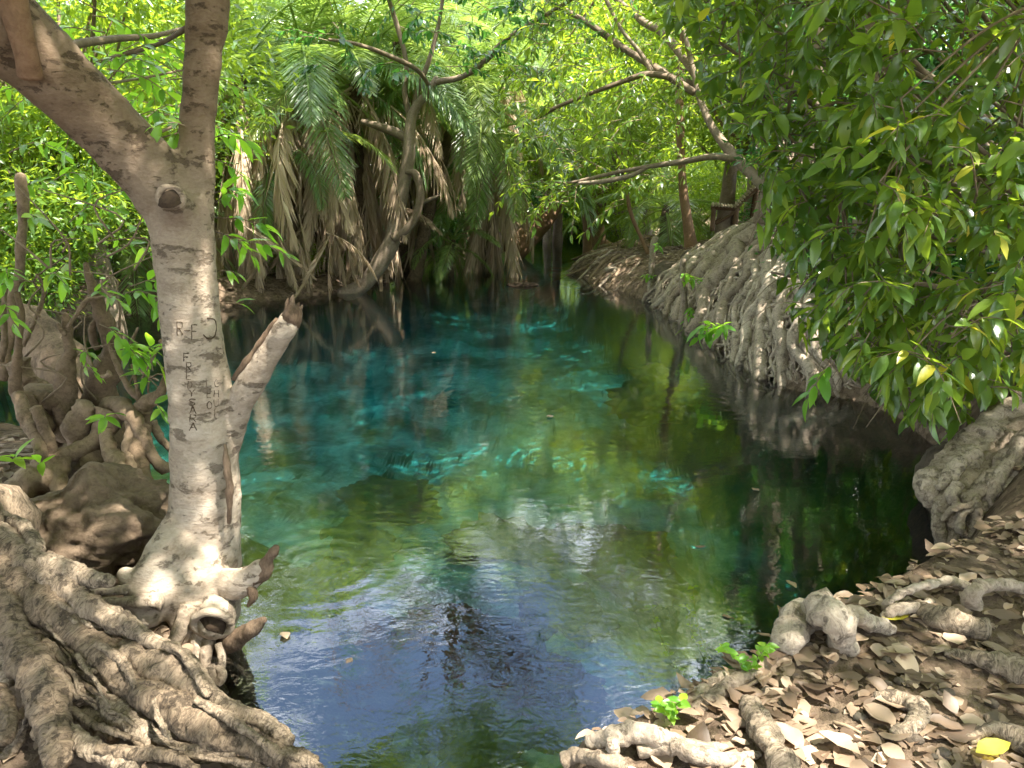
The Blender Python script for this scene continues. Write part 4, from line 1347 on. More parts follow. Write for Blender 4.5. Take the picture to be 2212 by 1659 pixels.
for k in range(230):                     # leafy twigs along those branches
    u, v = gg.uniform(1130, 1560), gg.uniform(-30, 440)
    if v > 250 and u > 1480:
        continue
    Y = gg.uniform(11.5, 14.5)
    t_, L_ = shoot(rb, PY(u, v, Y), (gg.normal(-.5, .5), gg.normal(-.3, .4), gg.normal(-.05, .35)), gg.uniform(.4, .9), 13, .15, None, None, .006, .4, gg)
    LF += L_
    TW.append(t_)
add_twigs(rb, TW)
add_leaves(rb, LF, TP_MID, M['leaf_tree'], 'tree', 300)
for k, (x, y, z, s_) in enumerate([(8.6, 9.4, 6.8, .8)]):
    o = link('crown', CROWNS[4 if k != 2 else 1][0], rb)
    o.location = np.array([x, y, z]) - np.array(rb.location)
    o.scale = (s_,) * 3
    o.rotation_euler = (0, 0, k * 1.7)
    o2 = link('branches', CROWNS[4 if k != 2 else 1][1], rb)
    o2.location, o2.scale, o2.rotation_euler = o.location, o.scale, o.rotation_euler

# pale young posts rising out of the roots at the water
for lab, pts, Ys, lv in [('slim pale sapling stem at the tip of the root bank', [(1412, 690, 11), (1408, 640, 9), (1407, 580, 7), (1412, 530, 7), (1416, 512, 6)], 13.2, [(1412, 525), (1416, 600), (1420, 620), (1430, 640)]),
                         ('short pale sapling stem growing from roots right of the first pale stem', [(1470, 740, 11), (1474, 690, 10), (1478, 640, 8), (1474, 600, 8), (1476, 560, 6)], 11.2, [(1470, 590), (1480, 680), (1500, 660), (1466, 610)])]:
    a, b = traced(pts, Ys)
    t = empty('sapling', a[0])
    tag(t, lab, 'sapling', None)
    wtube('trunk', a, b, 'root_pale', t, n=24, segs=10, rough=.2)
    L = []
    for (u, v) in lv:
        t_, L_ = shoot(t, PY(u, v, Ys), (gg.normal(0, .5), -.6, gg.normal(.2, .3)), .3, 9, .14, None, None, .005, .2, gg)
        L += L_
        add_twigs(t, [t_])
    add_leaves(t, L, TP_BIG, M['leaf_young'], 'young', 60)

# roots and driftwood on the low island
for k, (lab, pts, Ys) in enumerate([('thin root reaching from the island into the channel', [(1290, 560, 5), (1265, 572, 5), (1240, 590, 4), (1190, 598, 3)], 17.5), ('pale driftwood branch at the island shore', [(1330, 575, 4), (1310, 592, 5), (1280, 600, 5), (1250, 612, 3)], 16.4),
                                    ('bent root at the muddy shore left of the first pale stem', [(1385, 615, 5), (1350, 628, 5), (1320, 632, 5), (1300, 640, 3)], 14.6), ('dark stick leaning from the island shore into the water', [(1350, 610, 5), (1325, 625, 4), (1300, 645, 3)], 15.0),
                                    ('root loop hanging at the bank below the slim dark tree', [(1420, 590, 6), (1390, 600, 6), (1370, 618, 5), (1385, 635, 4)], 14.2), ('cut log end lying at the tip of the root bank', [(1400, 690, 9), (1388, 680, 9), (1380, 664, 8)], 13.0)]):
    a, b = traced(pts, Ys)
    o = tube('driftwood', a - a[0], b, M['root_pale'], None, n=24, segs=8, rough=.25, freq=6)
    o.location = a[0]
    tag(o, lab, 'driftwood', 'roots and driftwood on the island shore')

for k in range(16):
    sh = SHORE[17 + k % 5] * (1 - (k // 5) / 4) + SHORE[18 + k % 5] * ((k // 5) / 4)
    ins = np.array([4.2, 17.5]) - sh
    ins = ins / np.linalg.norm(ins)
    P = []
    for j in range(5):
        q = sh + ins * (.9 - .34 * j) + gg.normal(0, .12, 2)
        P.append([q[0], q[1], max(h1(q[0], q[1]), -.12) + .02])
    P = np.array(P)
    o = tube('island_root', P - P[0], np.linspace(.045, .018, 5) * gg.uniform(.7, 1.3), M['root_clump' if k % 2 else 'root_pale'], None, n=22, segs=7, rough=.3, freq=6)
    o.location = P[0]
    tag(o, ('dark' if k % 2 else 'pale') + ' root trailing over the muddy island shore into the water', 'root', 'roots trailing over the island shore')

# ------------------------------------------------------------------ bench of round poles
bx, by = PY(1568, 487, 15.6)[0], 15.6
bz = PY(1568, 487, 15.6)[2]
be = empty('bench', (bx, by, bz))
be.rotation_euler = (0, 0, math.radians(-14))
tag(be, 'rustic reclining bench of weathered round poles on top of the bank', 'bench')
W2 = .50


def bpole(nm, A, B, r, mt, seg=10):
    return tube(nm, np.array([A, B]), [r, r], M[mt], be, n=6, segs=seg, rough=.06)


prof = [(-.27 + .058 * i, .40 - .004 * i) for i in range(8)]
for i in range(12):
    prof.append((prof[7][0] + .028 + .040 * (i + .3), .40 + .045 * (i + .3)))
for x, z in prof:
    bpole('slat', (x, -W2 + rng.normal(0, .012), z), (x, W2 + rng.normal(0, .012), z), .027, 'slat')
for y in (-.38, .38):
    bpole('rail', (-.30, y, .345), (.22, y, .325), .035, 'post')
    bpole('rail', (.16, y, .34), (.70, y, .90), .032, 'post')
    bpole('leg', (-.25, y, -.08), (-.25, y, .34), .045, 'post')
    bpole('leg', (.17, y, -.08), (.17, y, .34), .045, 'post')
    bpole('brace', (-.20, y, .05), (.14, y, .26), .03, 'post')
    bpole('leg', (.46, y, -.08), (.52, y, .70), .035, 'post')

# ------------------------------------------------------------------ right foreground: root lump over the water
lp = empty('fig_root', PZ(2060, 1180, .02))
tag(lp, 'thick pale root knuckle curling down into dark water at the right edge', 'tree roots')


def zr(x, y, w):                         # reading of a crop at (3500,1500), scale 1.19
    return (3500 + x / 1.19) * .5486, (1500 + y / 1.19) * .5486, w / 1.19 * .5486


for k, (pts, Ys) in enumerate([([(760, 60, 95), (630, 170, 95), (520, 250, 92), (400, 350, 88), (300, 440, 84), (220, 500, 70), (180, 545, 44)], [4.6, 4.5, 4.4, 4.3, 4.2, 4.12, 4.05]),
                               ([(330, 330, 50), (250, 420, 60), (200, 480, 62), (190, 530, 52), (220, 575, 36)], [4.35, 4.25, 4.15, 4.08, 4.05]),
                               ([(700, 200, 70), (560, 320, 66), (440, 430, 64), (340, 520, 70), (280, 600, 60), (262, 690, 48), (262, 760, 30)], [4.35, 4.25, 4.15, 4.05, 4.0, 3.98, 3.97]),
                               ([(720, 250, 56), (600, 330, 50), (520, 430, 42), (440, 500, 38), (390, 540, 34), (340, 560, 26)], [4.2, 4.1, 4.02, 3.98, 3.96, 3.95]),
                               ([(760, 330, 52), (640, 400, 50), (560, 480, 46), (500, 540, 40), (450, 600, 30)], [4.15, 4.05, 4.0, 3.98, 3.96]),
                               ([(470, 470, 26), (450, 540, 26), (430, 600, 24), (410, 650, 20)], [3.97, 3.95, 3.94, 3.93]),
                               ([(300, 560, 40), (250, 590, 36), (232, 650, 30), (240, 730, 26), (250, 790, 20)], [4.0, 3.98, 3.96, 3.95, 3.95]),
                               ([(340, 580, 34), (320, 640, 32), (310, 700, 28), (300, 760, 24), (290, 800, 14)], [3.96, 3.93, 3.92, 3.92, 3.92]),
                               ([(390, 560, 30), (410, 620, 26), (395, 690, 22), (370, 740, 18)], [3.93, 3.91, 3.9, 3.9]),
                               ([(400, 330, 30), (330, 390, 34), (270, 460, 30), (230, 500, 22)], [4.2, 4.12, 4.06, 4.03]),
                               ([(500, 260, 26), (420, 320, 26), (340, 350, 30), (310, 400, 22)], [4.32, 4.24, 4.2, 4.18]),
                               ([(420, 560, 20), (350, 620, 22), (330, 680, 20), (350, 720, 14)], [3.92, 3.9, 3.9, 3.9]),
                               ([(620, 280, 22), (560, 380, 24), (500, 470, 26), (470, 540, 24), (480, 600, 16)], [4.08, 4.0, 3.95, 3.93, 3.93]),
                               ([(330, 480, 26), (300, 540, 26), (330, 600, 22), (380, 590, 14)], [3.97, 3.94, 3.92, 3.92]),
                               ([(430, 520, 16), (380, 580, 16), (300, 600, 16), (250, 650, 12)], [3.94, 3.9, 3.9, 3.92])]):
    a, b = traced([zr(*q) for q in pts], Ys)
    wtube('root', a, b, 'root_pale', lp, n=80, segs=20, rough=.3, seed=k + 3, freq=9, fine=.15)
tag(link('boulder', rock_mesh('boulder', .8, .7, .62, M['rock_bank'], 9, 30, .16), None, PY(2330, 1080, 4.45)), 'grey boulder behind the root knuckle at the right edge', 'boulder')

# ------------------------------------------------------------------ roots and sticks on the right bank
ROOTB = [('arched root stump looping out of the leaf litter by the water', 'root_pale', [(1706, 1400, 30, 0), (1712, 1352, 34, .07), (1750, 1322, 34, .14), (1795, 1325, 32, .14), (1818, 1358, 30, .07), (1822, 1400, 26, -.02)]),
         ('gnarled root running beside the arched root to the water', 'root_pale', [(1800, 1330, 22, .05), (1850, 1330, 20, .04), (1880, 1345, 16, .02), (1930, 1360, 10, 0)]),
         ('long thin root arching along the edge of the bank', 'root_pale', [(1915, 1320, 8, .0), (1925, 1295, 9, .04), (1985, 1268, 9, .05), (2050, 1256, 8, .03), (2095, 1268, 7, .0)]),
         ('forked root rising out of the litter at the right', 'root_pale', [(2100, 1305, 15, .0), (2105, 1275, 15, .06), (2160, 1262, 13, .05), (2212, 1270, 12, .02)]),
         ('straight mottled root half buried in litter at the bottom', 'root_fg', [(1620, 1520, 20, .01), (1645, 1575, 24, .02), (1680, 1630, 26, .02), (1705, 1680, 28, .01)]),
         ('flattened root lying along the lip of the bank', 'root_pale', [(1480, 1545, 14, -.02), (1540, 1505, 16, .0), (1600, 1470, 15, .01), (1640, 1455, 9, 0)]),
         ('second root along the lip of the bank nearest the water', 'root_pale', [(1420, 1555, 16, -.04), (1490, 1520, 18, -.02), (1560, 1470, 15, -.02), (1610, 1450, 10, -.01)]),
         ('thick brown root at the right frame edge among leaves', 'root_fg', [(2040, 1410, 6, 0), (2100, 1420, 14, .01), (2160, 1435, 22, .02), (2230, 1455, 26, .02)]),
         ('short forked root in the middle of the leaf litter', 'root_fg', [(1890, 1510, 12, .0), (1950, 1515, 16, .01), (1985, 1535, 18, .02), (1975, 1570, 16, .01), (1930, 1590, 10, 0)]),
         ('curling root ending in a hook at the lower bank', 'root_pale', [(1215, 1645, 14, .02), (1250, 1632, 16, .04), (1300, 1640, 16, .04), (1350, 1655, 14, .03)]),
         ('smooth arched root pair at the water edge of the lower bank', 'root_pale', [(1275, 1605, 18, .02), (1320, 1590, 20, .05), (1380, 1580, 20, .06), (1440, 1600, 18, .04), (1500, 1615, 14, .02), (1570, 1618, 8, 0)]),
         ('upright broken root peg at the lower bank', 'root_pale', [(1318, 1650, 11, .02), (1322, 1625, 12, .05), (1326, 1605, 12, .09)]),
         ('low root crossing leaves above the lower bank', 'root_pale', [(1380, 1625, 10, .01), (1450, 1610, 18, .03), (1500, 1630, 18, .03), (1570, 1640, 12, .01), (1640, 1630, 8, 0)]),
         ('slender root half hidden by leaves at the right edge', 'root_fg', [(2090, 1600, 8, .0), (2140, 1575, 14, .02), (2190, 1590, 18, .02), (2240, 1620, 18, .02)]),
         ('wide shallow root under dry leaves on the upper right bank', 'root_fg', [(1960, 1300, 9, .0), (2000, 1320, 18, .01), (2060, 1345, 22, .01), (2130, 1360, 16, 0)]),
         ('thin curved root hooked over the soil at right', 'root_pale', [(1905, 1335, 8, 0), (1935, 1318, 10, .03), (1990, 1310, 9, .02), (2010, 1300, 7, 0)])]
for lab, mt, pts in ROOTB:
    P, R = [], []
    for u, v, w, up in pts:
        p = PZ(u, v, up + np.clip(h1(*PZ(u, v, .42)[:2]), .30, .52) + w / FPX * 1.2)
        P.append(p)
        R.append(w / FPX * np.linalg.norm(p - np.array([0, 0, CZ])))
    o = tube('surface_root', np.array(P) - P[0], R, M[mt], None, n=70, segs=18, rough=.34, seed=len(lab), freq=16, fine=.12, wr=60)
    o.location = P[0]
    tag(o, lab, 'root', 'roots on the right bank')
for k, (u, v, du, dv, lab) in enumerate([(1600, 1490, 70, -35, 'pale twig on the litter below the arched root'), (2150, 1610, 90, -4, 'short stick lying near the yellow leaf'), (2000, 1400, 90, 12, 'dark twig pointing at the thick brown root'),
                                         (1730, 1420, 90, -8, 'thin straw-coloured twig beside the arched root'), (1560, 1660, -80, -60, 'grey twig at the bottom edge of the bank'), (1800, 1560, 60, 24, 'small brown stick in the middle of the litter')]):
    a, b = PG(u, v, .012), PG(u + du, v + dv, .015)
    o = tube('stick', np.array([a * 0, (b - a) * .5 + np.array([0, 0, .004]), b - a]), [.006, .007, .004], M['twig'], None, n=10, segs=7, rough=.2, freq=40)
    o.location = a
    tag(o, lab, 'stick', 'sticks on the right bank')

# ------------------------------------------------------------------ dense shrubs on the right bank
BU = [1480, 1500, 1560, 1635, 1650, 1690, 1740, 1850, 1900, 1960, 2050, 2120, 2230, 2400]
BVX = [60, 180, 250, 290, 480, 640, 730, 800, 850, 930, 935, 890, 850, 850]
gg = np.random.default_rng(8)


def inside(p):
    d = p - np.array([0, 0, CZ])
    w = d[1] * CP - d[2] * SP
    return 829.5 - (d[2] * CP + d[1] * SP) / w * FPX < np.interp(1106 + d[0] / w * FPX, BU, BVX) + 25


def shrub(label, u0, u1, v0, v1, Y0_, Y1_, nsp, leaf, mat, key, nstem, left=0.0):
    um = .5 * (u0 + u1)
    yb = .5 * (Y0_ + Y1_) + .4
    xb = PY(um, 600, yb)[0] + .5
    while sdist(xb, yb) < 1.0:
        xb += .2
    b = np.array([xb, yb, h1(xb, yb)])
    t = empty('shrub', b)
    tag(t, label, 'shrub', 'shrubs on the right bank')
    nodes = []
    for k in range(nstem):
        u, v = gg.uniform(u0, u1), gg.uniform(v0 - 60, v0 + (v1 - v0) * .6)
        e = PY(u, v, gg.uniform(Y0_ + .3, Y1_ + .3))
        c = b + np.array([abs(gg.normal(0, .4)), gg.normal(0, .4), -.1])
        m1 = c * .6 + e * .4 + np.array([gg.normal(.25, .2), gg.normal(.1, .2), gg.normal(.1, .15)])
        r = gg.uniform(.012, .035)
        P = catmull(np.array([c, m1, e]), 14)
        nodes.append(P[3:])
        wtube('stem', [c, m1, e], [r * 1.3, r, r * .3], 'bark', t, n=18, segs=7, rough=.12)
    nodes = np.concatenate(nodes)
    L, TW = [], []
    cnt = 0
    while cnt < nsp:
        u, v = gg.uniform(u0, u1), gg.uniform(v0, v1)
        if v > np.interp(u, BU, BVX) - gg.uniform(0, 30):
            continue
        Y = gg.uniform(Y0_, Y1_)
        p = PY(u, v, Y)
        d = np.array([gg.normal(-.45, .55), gg.normal(-.6, .45), gg.normal(.0, .4)])
        ln = gg.uniform(.22, .5)
        t_, L_ = shoot(t, p, d, ln, 8 + int(gg.integers(5)), leaf, None, None, .0042, .45, gg)
        L += [q for q in L_ if inside(q[0] + unit(q[1]) * q[3])]
        TW.append(t_)
        if cnt % 4 == 0:
            q = nodes[np.argmin(((nodes - p) ** 2).sum(1))]
            TW.append(tube_geo([q, (q + p) / 2 + np.array([0, 0, .06]), p], [.009, .007, .0045], n=8, segs=5))
        cnt += 1
    add_twigs(t, TW[:90])
    add_leaves(t, L, TP_BIG, mat, key, 280)
    V, F, uv = join_geo([shift(x, t) for x in TW[90:]])
    o = link('twig_mass', mk_mesh('twig_mass', V, F, M['twig'], uv=uv), t)
    o['kind'] = 'stuff'
    return t


shrub('bright sunlit shrub top leaning over the pool from the right', 1500, 1860, -160, 340, 5.2, 7.2, 190, .15, M['leaf_bush'], 'bush', 16)
shrub('leafy green shrub in front of the draped fig roots', 1650, 2000, 260, 860, 4.7, 6.6, 190, .15, M['leaf_bush'], 'bush', 18)
shrub('near shrub with large leaves filling the right edge', 1850, 2300, -160, 420, 4.0, 6.0, 200, .155, M['leaf_bush'], 'bush', 18)
shrub('low hanging shrub over the dark water above the root knuckle', 1860, 2300, 380, 950, 3.9, 5.8, 200, .145, M['leaf_bush'], 'bush', 16)
sp = empty('leafy_sprig', PY(1800, 780, 4.7))
tag(sp, 'single drooping leafy sprig hanging clear over the dark water', 'leafy sprig')
t_, L_ = shoot(sp, PY(1812, 770, 4.7), (-.55, -.1, -.75), .32, 9, .15, None, None, .004, .2, gg)
add_twigs(sp, [t_])
add_leaves(sp, L_, TP_BIG, M['leaf_young'], 'young', 20)
sp = empty('leafy_sprig', PY(1560, 715, 8.4))
tag(sp, 'bright leafy sprig growing low at the foot of the draped roots', 'leafy sprig')
for k in range(3):
    t_, L_ = shoot(sp, PY(1560, 715, 8.4), (gg.normal(-.4, .5), -.6, gg.normal(.3, .3)), .35, 9, .19, None, None, .004, .4, gg)
    add_twigs(sp, [t_])
    add_leaves(sp, L_, TP_BIG, M['leaf_young'], 'young', 20)

# ------------------------------------------------------------------ palms
def palm_px(label, u, v, Y, bu=None, by_=None, n=(7, 9, 8, 6, 0), scale=1.0, r=.13, seed=0):
    c = PY(u, v, Y)
    Yb = Y if by_ is None else by_
    x = c[0] if bu is None else PY(bu, 600, Yb)[0]
    return palm(label, (x, Yb, max(h1(x, Yb), -.1)), c, *n, scale=scale * 1.22, r=r, seed=seed, face=PI)


palm_px('tall palm nearest the pale trunk with upright fronds above a dry skirt', 520, 165, 14.6, n=(9, 9, 4, 14, 26), seed=1)
palm_px('palm in the middle of the clump with long grey dead fronds hanging', 655, 150, 15.0, n=(9, 9, 4, 18, 26), seed=2, scale=1.05)
palm_px('palm beside the bare grey tree with a thick brown skirt', 765, 175, 15.6, n=(9, 9, 4, 16, 26), seed=3, scale=1.05)
palm_px('shorter palm low in the clump over the far waterline', 600, 330, 14.4, n=(4, 6, 4, 12, 16), seed=4, scale=.8)
palm_px('palm at the back of the clump with crown at the top of the frame', 700, 40, 17.5, n=(9, 10, 8, 5, 6), seed=5, scale=1.1)
palm_px('palm behind the bare tree with crown leaning left', 860, 90, 17.2, n=(8, 9, 8, 6, 7), seed=6, scale=1.05)
palm_px('leaning dark palm trunk rising to the right behind the bare tree', 1000, 200, 17.0, bu=885, by_=15.8, n=(6, 8, 9, 5, 0), seed=7, r=.12)
palm_px('tall palm with a brown shaggy trunk right of the bare tree', 1045, 70, 19.5, n=(8, 9, 9, 8, 16), seed=8, scale=1.05)
palm_px('palm drooping long green fronds down to the far shore', 1060, 275, 17.8, n=(2, 5, 13, 5, 9), seed=9, scale=1.1)
palm_px('far palm behind the shaggy trunk at the channel', 1120, 130, 24, n=(8, 9, 9, 6, 4), seed=10)
palm_px('low palm spreading over the ground left of the bench', 1440, 445, 18.5, n=(3, 7, 8, 2, 0), seed=11, scale=.85, r=.09)
palm_px('small palm at the left edge of the palm clump above the far water', 330, 480, 13.6, n=(5, 8, 7, 4, 3), seed=12, scale=.8)
palm_px('palm deep in the left thicket behind the forked limb', 360, 230, 16.0, n=(7, 9, 8, 6, 4), seed=13)
palm_px('far palm between clump and channel with yellowed fronds', 930, 330, 20.0, n=(5, 8, 9, 8, 5), seed=14, scale=.9)
palm_px('young palm sprouting at the water edge under the shaggy palm', 980, 520, 16.8, n=(4, 7, 4, 3, 0), seed=15, scale=.5, r=.06)
# reeds and fallen fronds along the far waterline
gg = np.random.default_rng(15)
for k in range(26):
    u = gg.uniform(500, 1100)
    v = np.interp(u, [480, 760, 860, 930, 1000, 1100], [660, 628, 596, 568, 552, 540])
    p = PZ(u, v - 2, .1)
    o = link('fallen_frond', (FR_SKIRT + FR_DEAD)[gg.integers(6)])
    o.location = p + np.array([0, .15, gg.uniform(.6, 1.5)])
    o.rotation_euler = (gg.normal(0, .3), gg.normal(0, .5), PI + gg.normal(0, .8))
    s_ = gg.uniform(.4, .62)
    o.scale = (s_,) * 3
    tag(o, 'dry brown palm frond fallen ' + ('against the palm clump left of the bare tree' if u < 740 else 'around the foot of the bare tree' if u < 900 else 'at the shore under the shaggy palm') , 'palm frond', 'dry fronds fallen along the far waterline')

# ------------------------------------------------------------------ bare grey tree at the far waterline
bt = empty('bare_tree', PZ(755, 632, 0))
tag(bt, 'bare forked grey tree leaning right out of the far waterline', 'tree')
for nm, pts, Ys in [('trunk', [(735, 640, 15), (775, 622, 17), (805, 590, 17), (832, 548, 18), (852, 505, 19), (862, 450, 15), (872, 395, 14), (884, 335, 13), (886, 285, 12), (891, 250, 11), (905, 222, 10), (930, 192, 8), (944, 168, 6)], 14.2),
                    ('branch', [(848, 515, 12), (878, 495, 10), (900, 462, 9), (908, 425, 9), (904, 392, 9), (893, 373, 8), (876, 372, 4)], 14.1), ('branch', [(882, 300, 9), (852, 285, 9), (815, 272, 8), (780, 262, 5)], 14.3),
                    ('branch', [(888, 262, 7), (874, 200, 6), (878, 140, 5), (862, 70, 5), (840, 0, 4)], 14.3), ('branch', [(938, 178, 6), (1000, 165, 6), (1050, 130, 6), (1100, 80, 5), (1200, 20, 4), (1280, -30, 3)], [14.2, 14, 13.8, 13.5, 13.3, 13]),
                    ('branch', [(890, 255, 7), (905, 190, 6), (930, 120, 5), (950, 40, 4), (960, -40, 4)], 14.3), ('branch', [(906, 440, 5), (930, 430, 4), (950, 422, 2)], 14.1)]:
    a, b = traced(pts, Ys)
    wtube(nm, a, b, 'bark', bt, n=40, segs=10, rough=.12, freq=3)
hi = PY(945, -45, 14.3)
REFL = []
for k in range(26):
    x = gg.uniform(-4.2, 2.4)
    z1 = gg.uniform(5.4, 9.0)
    e = np.array([x, gg.uniform(12.4, 14.2), z1])
    dn_ = e + np.array([gg.normal(-.3, .4), gg.normal(0, .3), -gg.uniform(.8, 2.2)])
    wtube('branch', [hi, (hi + e) / 2 + np.array([0, 0, .6]), e, dn_], [.05, .04, .025, .008], 'bark_red', bt, n=24, segs=6, rough=.1)
    REFL += [e, dn_, (e + dn_) / 2]
L, TW = [], []
for e in REFL:
    for j in range(1 if gg.uniform() < .6 else 0):
        t_, L_ = shoot(bt, e, gg.normal(size=3), gg.uniform(.4, .8), 12, .14, None, None, .006, .6, gg)
        L += L_
        TW.append(t_)
for k in range(64):
    u, v = gg.uniform(680, 1230), gg.uniform(-30, 170)
    t_, L_ = shoot(bt, PY(u, v, gg.uniform(12.6, 14.2)), (gg.normal(0, .7), gg.normal(-.2, .5), gg.normal(0, .3)), gg.uniform(.4, .8), 14, .15, None, None, .006, .3, gg)
    L += L_
    TW.append(t_)
a, b = traced([(930, 190, 4), (900, 150, 5), (840, 120, 5), (770, 95, 4), (710, 85, 3)], [14.2, 13.8, 13.5, 13.2, 13])
TW.append(tube_geo(a, b, n=24, segs=7))
add_twigs(bt, TW)
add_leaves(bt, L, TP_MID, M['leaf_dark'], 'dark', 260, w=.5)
# thick log leaning out of the channel
a, b = traced([(1105, 548, 24), (1130, 522, 27), (1160, 488, 27), (1185, 455, 24), (1215, 410, 20)], [20.2, 20.4, 20.8, 21.2, 21.6])
o = tube('leaning_log', a - a[0], b, M['bark_red'], None, n=24, segs=14, rough=.14, freq=2.5)
o.location = a[0]
tag(o, 'thick reddish log leaning out of the water at the far channel', 'log')
# dark stone at the surface
p = PZ(1130, 617, 0)
tag(link('stone', rock_mesh('stone', .30, .16, .07, M['hollow'], 21, 14, .25), None, p), 'flat dark stone breaking the surface in mid pool', 'stone')
# slim trees on the right bank
def slim(label, pts, Ys, crown, kind, s_, mat='bark_red', cat='tree'):
    a, b = traced(pts, Ys)
    a[0][2] = h1(a[0][0], a[0][1]) - .05
    t = empty('slim_tree', a[0])
    tag(t, label, cat, 'slim trees on the right bank')
    wtube('trunk', a, b, mat, t, n=34, segs=9, rough=.14, freq=3)
    if crown is not None:
        for nm, me in (('crown', CROWNS[kind][0]), ('branches', CROWNS[kind][1])):
            o = link(nm, me, t)
            o.location = np.array(crown) - a[0]
            o.scale = (s_,) * 3
            o.rotation_euler = (0, 0, gg.uniform(0, 6))
    return t


slim('slim dark tree trunk standing left of the bench', [(1497, 520, 15), (1485, 470, 11), (1475, 400, 9), (1470, 300, 9), (1468, 180, 8), (1480, 40, 8), (1490, -150, 7)], 15.2, PY(1490, -200, 15.4), 3, 1.0)
slim('reddish tree trunk with flared foot on the low island', [(1300, 552, 26), (1296, 530, 17), (1290, 480, 15), (1284, 430, 12), (1282, 360, 10)], 20.2, PY(1290, 300, 20.4), 3, .95)
slim('thin dark sapling on the litter behind the first pale stem', [(1402, 575, 5), (1388, 520, 4), (1360, 450, 4), (1345, 330, 3)], 16.5, PY(1345, 300, 16.6), 3, .45)
slim('second reddish trunk close behind the flared one', [(1272, 540, 14), (1270, 500, 11), (1266, 440, 10), (1262, 380, 9)], 22.0, PY(1262, 250, 22.2), 0, .9)

# ------------------------------------------------------------------ trees behind
BG = [('tall tree added to shade the far end of the channel', 1400, 20, 27, 1, 1.25), ('tree added over the far end of the channel for shade', 1262, -20, 28, 0, 1.2), ('light green tree filling the middle of the view behind the channel', 1200, 190, 25, 0, 1.0), ('tree left of the sky gap above the palms', 980, -40, 27, 1, 1.1), ('tree with dense crown behind the arched branch', 1420, 120, 23, 1, 1.0),  # first two trees added to shade the far channel
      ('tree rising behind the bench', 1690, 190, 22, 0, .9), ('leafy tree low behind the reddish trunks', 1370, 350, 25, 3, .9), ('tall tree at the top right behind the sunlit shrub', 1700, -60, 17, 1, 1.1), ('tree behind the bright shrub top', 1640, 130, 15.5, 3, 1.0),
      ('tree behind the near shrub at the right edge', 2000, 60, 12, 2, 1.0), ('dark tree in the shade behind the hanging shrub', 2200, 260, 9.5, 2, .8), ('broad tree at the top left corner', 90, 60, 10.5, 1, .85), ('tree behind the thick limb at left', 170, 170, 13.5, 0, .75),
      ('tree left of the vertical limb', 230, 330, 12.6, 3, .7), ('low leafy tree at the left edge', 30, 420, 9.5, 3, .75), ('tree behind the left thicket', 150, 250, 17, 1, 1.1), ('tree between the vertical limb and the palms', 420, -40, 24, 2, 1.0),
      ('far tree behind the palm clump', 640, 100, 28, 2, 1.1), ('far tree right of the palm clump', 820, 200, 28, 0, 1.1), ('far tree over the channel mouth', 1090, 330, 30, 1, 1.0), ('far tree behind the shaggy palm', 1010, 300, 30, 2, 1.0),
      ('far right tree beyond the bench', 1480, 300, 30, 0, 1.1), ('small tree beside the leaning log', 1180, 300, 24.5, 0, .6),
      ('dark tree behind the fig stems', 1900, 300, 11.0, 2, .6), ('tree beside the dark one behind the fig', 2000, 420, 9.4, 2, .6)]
for k, (lab, u, v, Y, kind, s_) in enumerate(BG):
    c = PY(u, v, Y)
    bg_tree('broadleaf_tree', lab, 'trees around the pool', (c[0] + gg.normal(0, .4), Y + gg.uniform(0, .8), h1(c[0], Y)), c, kind, s_, .09 + .05 * s_)
# low bushes that close the view under the crowns
BB = [('bush at the left far shore under the thicket', 60, 600, 12.5, 3, .55), ('bush on the left far bank behind the pale trunk', 240, 590, 14.2, 3, .6), ('bush behind the root stump at left', -60, 520, 9.0, 3, .6), ('green bush at the palm bases', 700, 560, 15.6, 3, .32),
      ('small bright bush at the waterline under the palms', 640, 560, 14.6, 3, .26), ('sunlit bush in the gap right of the palms', 1080, 480, 26, 3, .5), ('sunlit bush behind the leaning log', 1230, 475, 27, 3, .5), ('dark bush closing the far end of the channel', 1160, 490, 29, 2, .85), ('second dark bush at the far end of the channel', 1215, 485, 29.5, 2, .85), ('third dark bush at the far end of the channel', 1270, 480, 28.5, 2, .85), ('bush left of the low palm', 1350, 460, 26, 3, .6),
      ('bush right of the low palm', 1500, 430, 21, 3, .6), ('bush behind the bench', 1620, 430, 19, 3, .7), ('bush in the shade at right of the bench', 1780, 440, 16.5, 2, .6), ('bush under the tree at the far right', 2050, 500, 8.6, 2, .6),
      ('far bush left of the palm clump', 430, 560, 18, 3, .7), ('far bush behind the clump skirts', 580, 520, 19, 2, .8), ('far bush behind the bare tree', 860, 480, 21, 2, .8), ('bush at the left edge of the frame above the water', -20, 640, 12.5, 2, .6), ('bush behind the dark water', 2250, 640, 7.4, 2, .55)]
for k, (lab, u, v, Y, kind, s_) in enumerate(BB):
    c = PY(u, v, Y)
    t = bg_tree('bush', lab, 'bushes under the trees', (c[0], Y + .1, h1(c[0], Y)), c, kind, s_, .03, zs=1.0)
    t['category'] = 'bush'
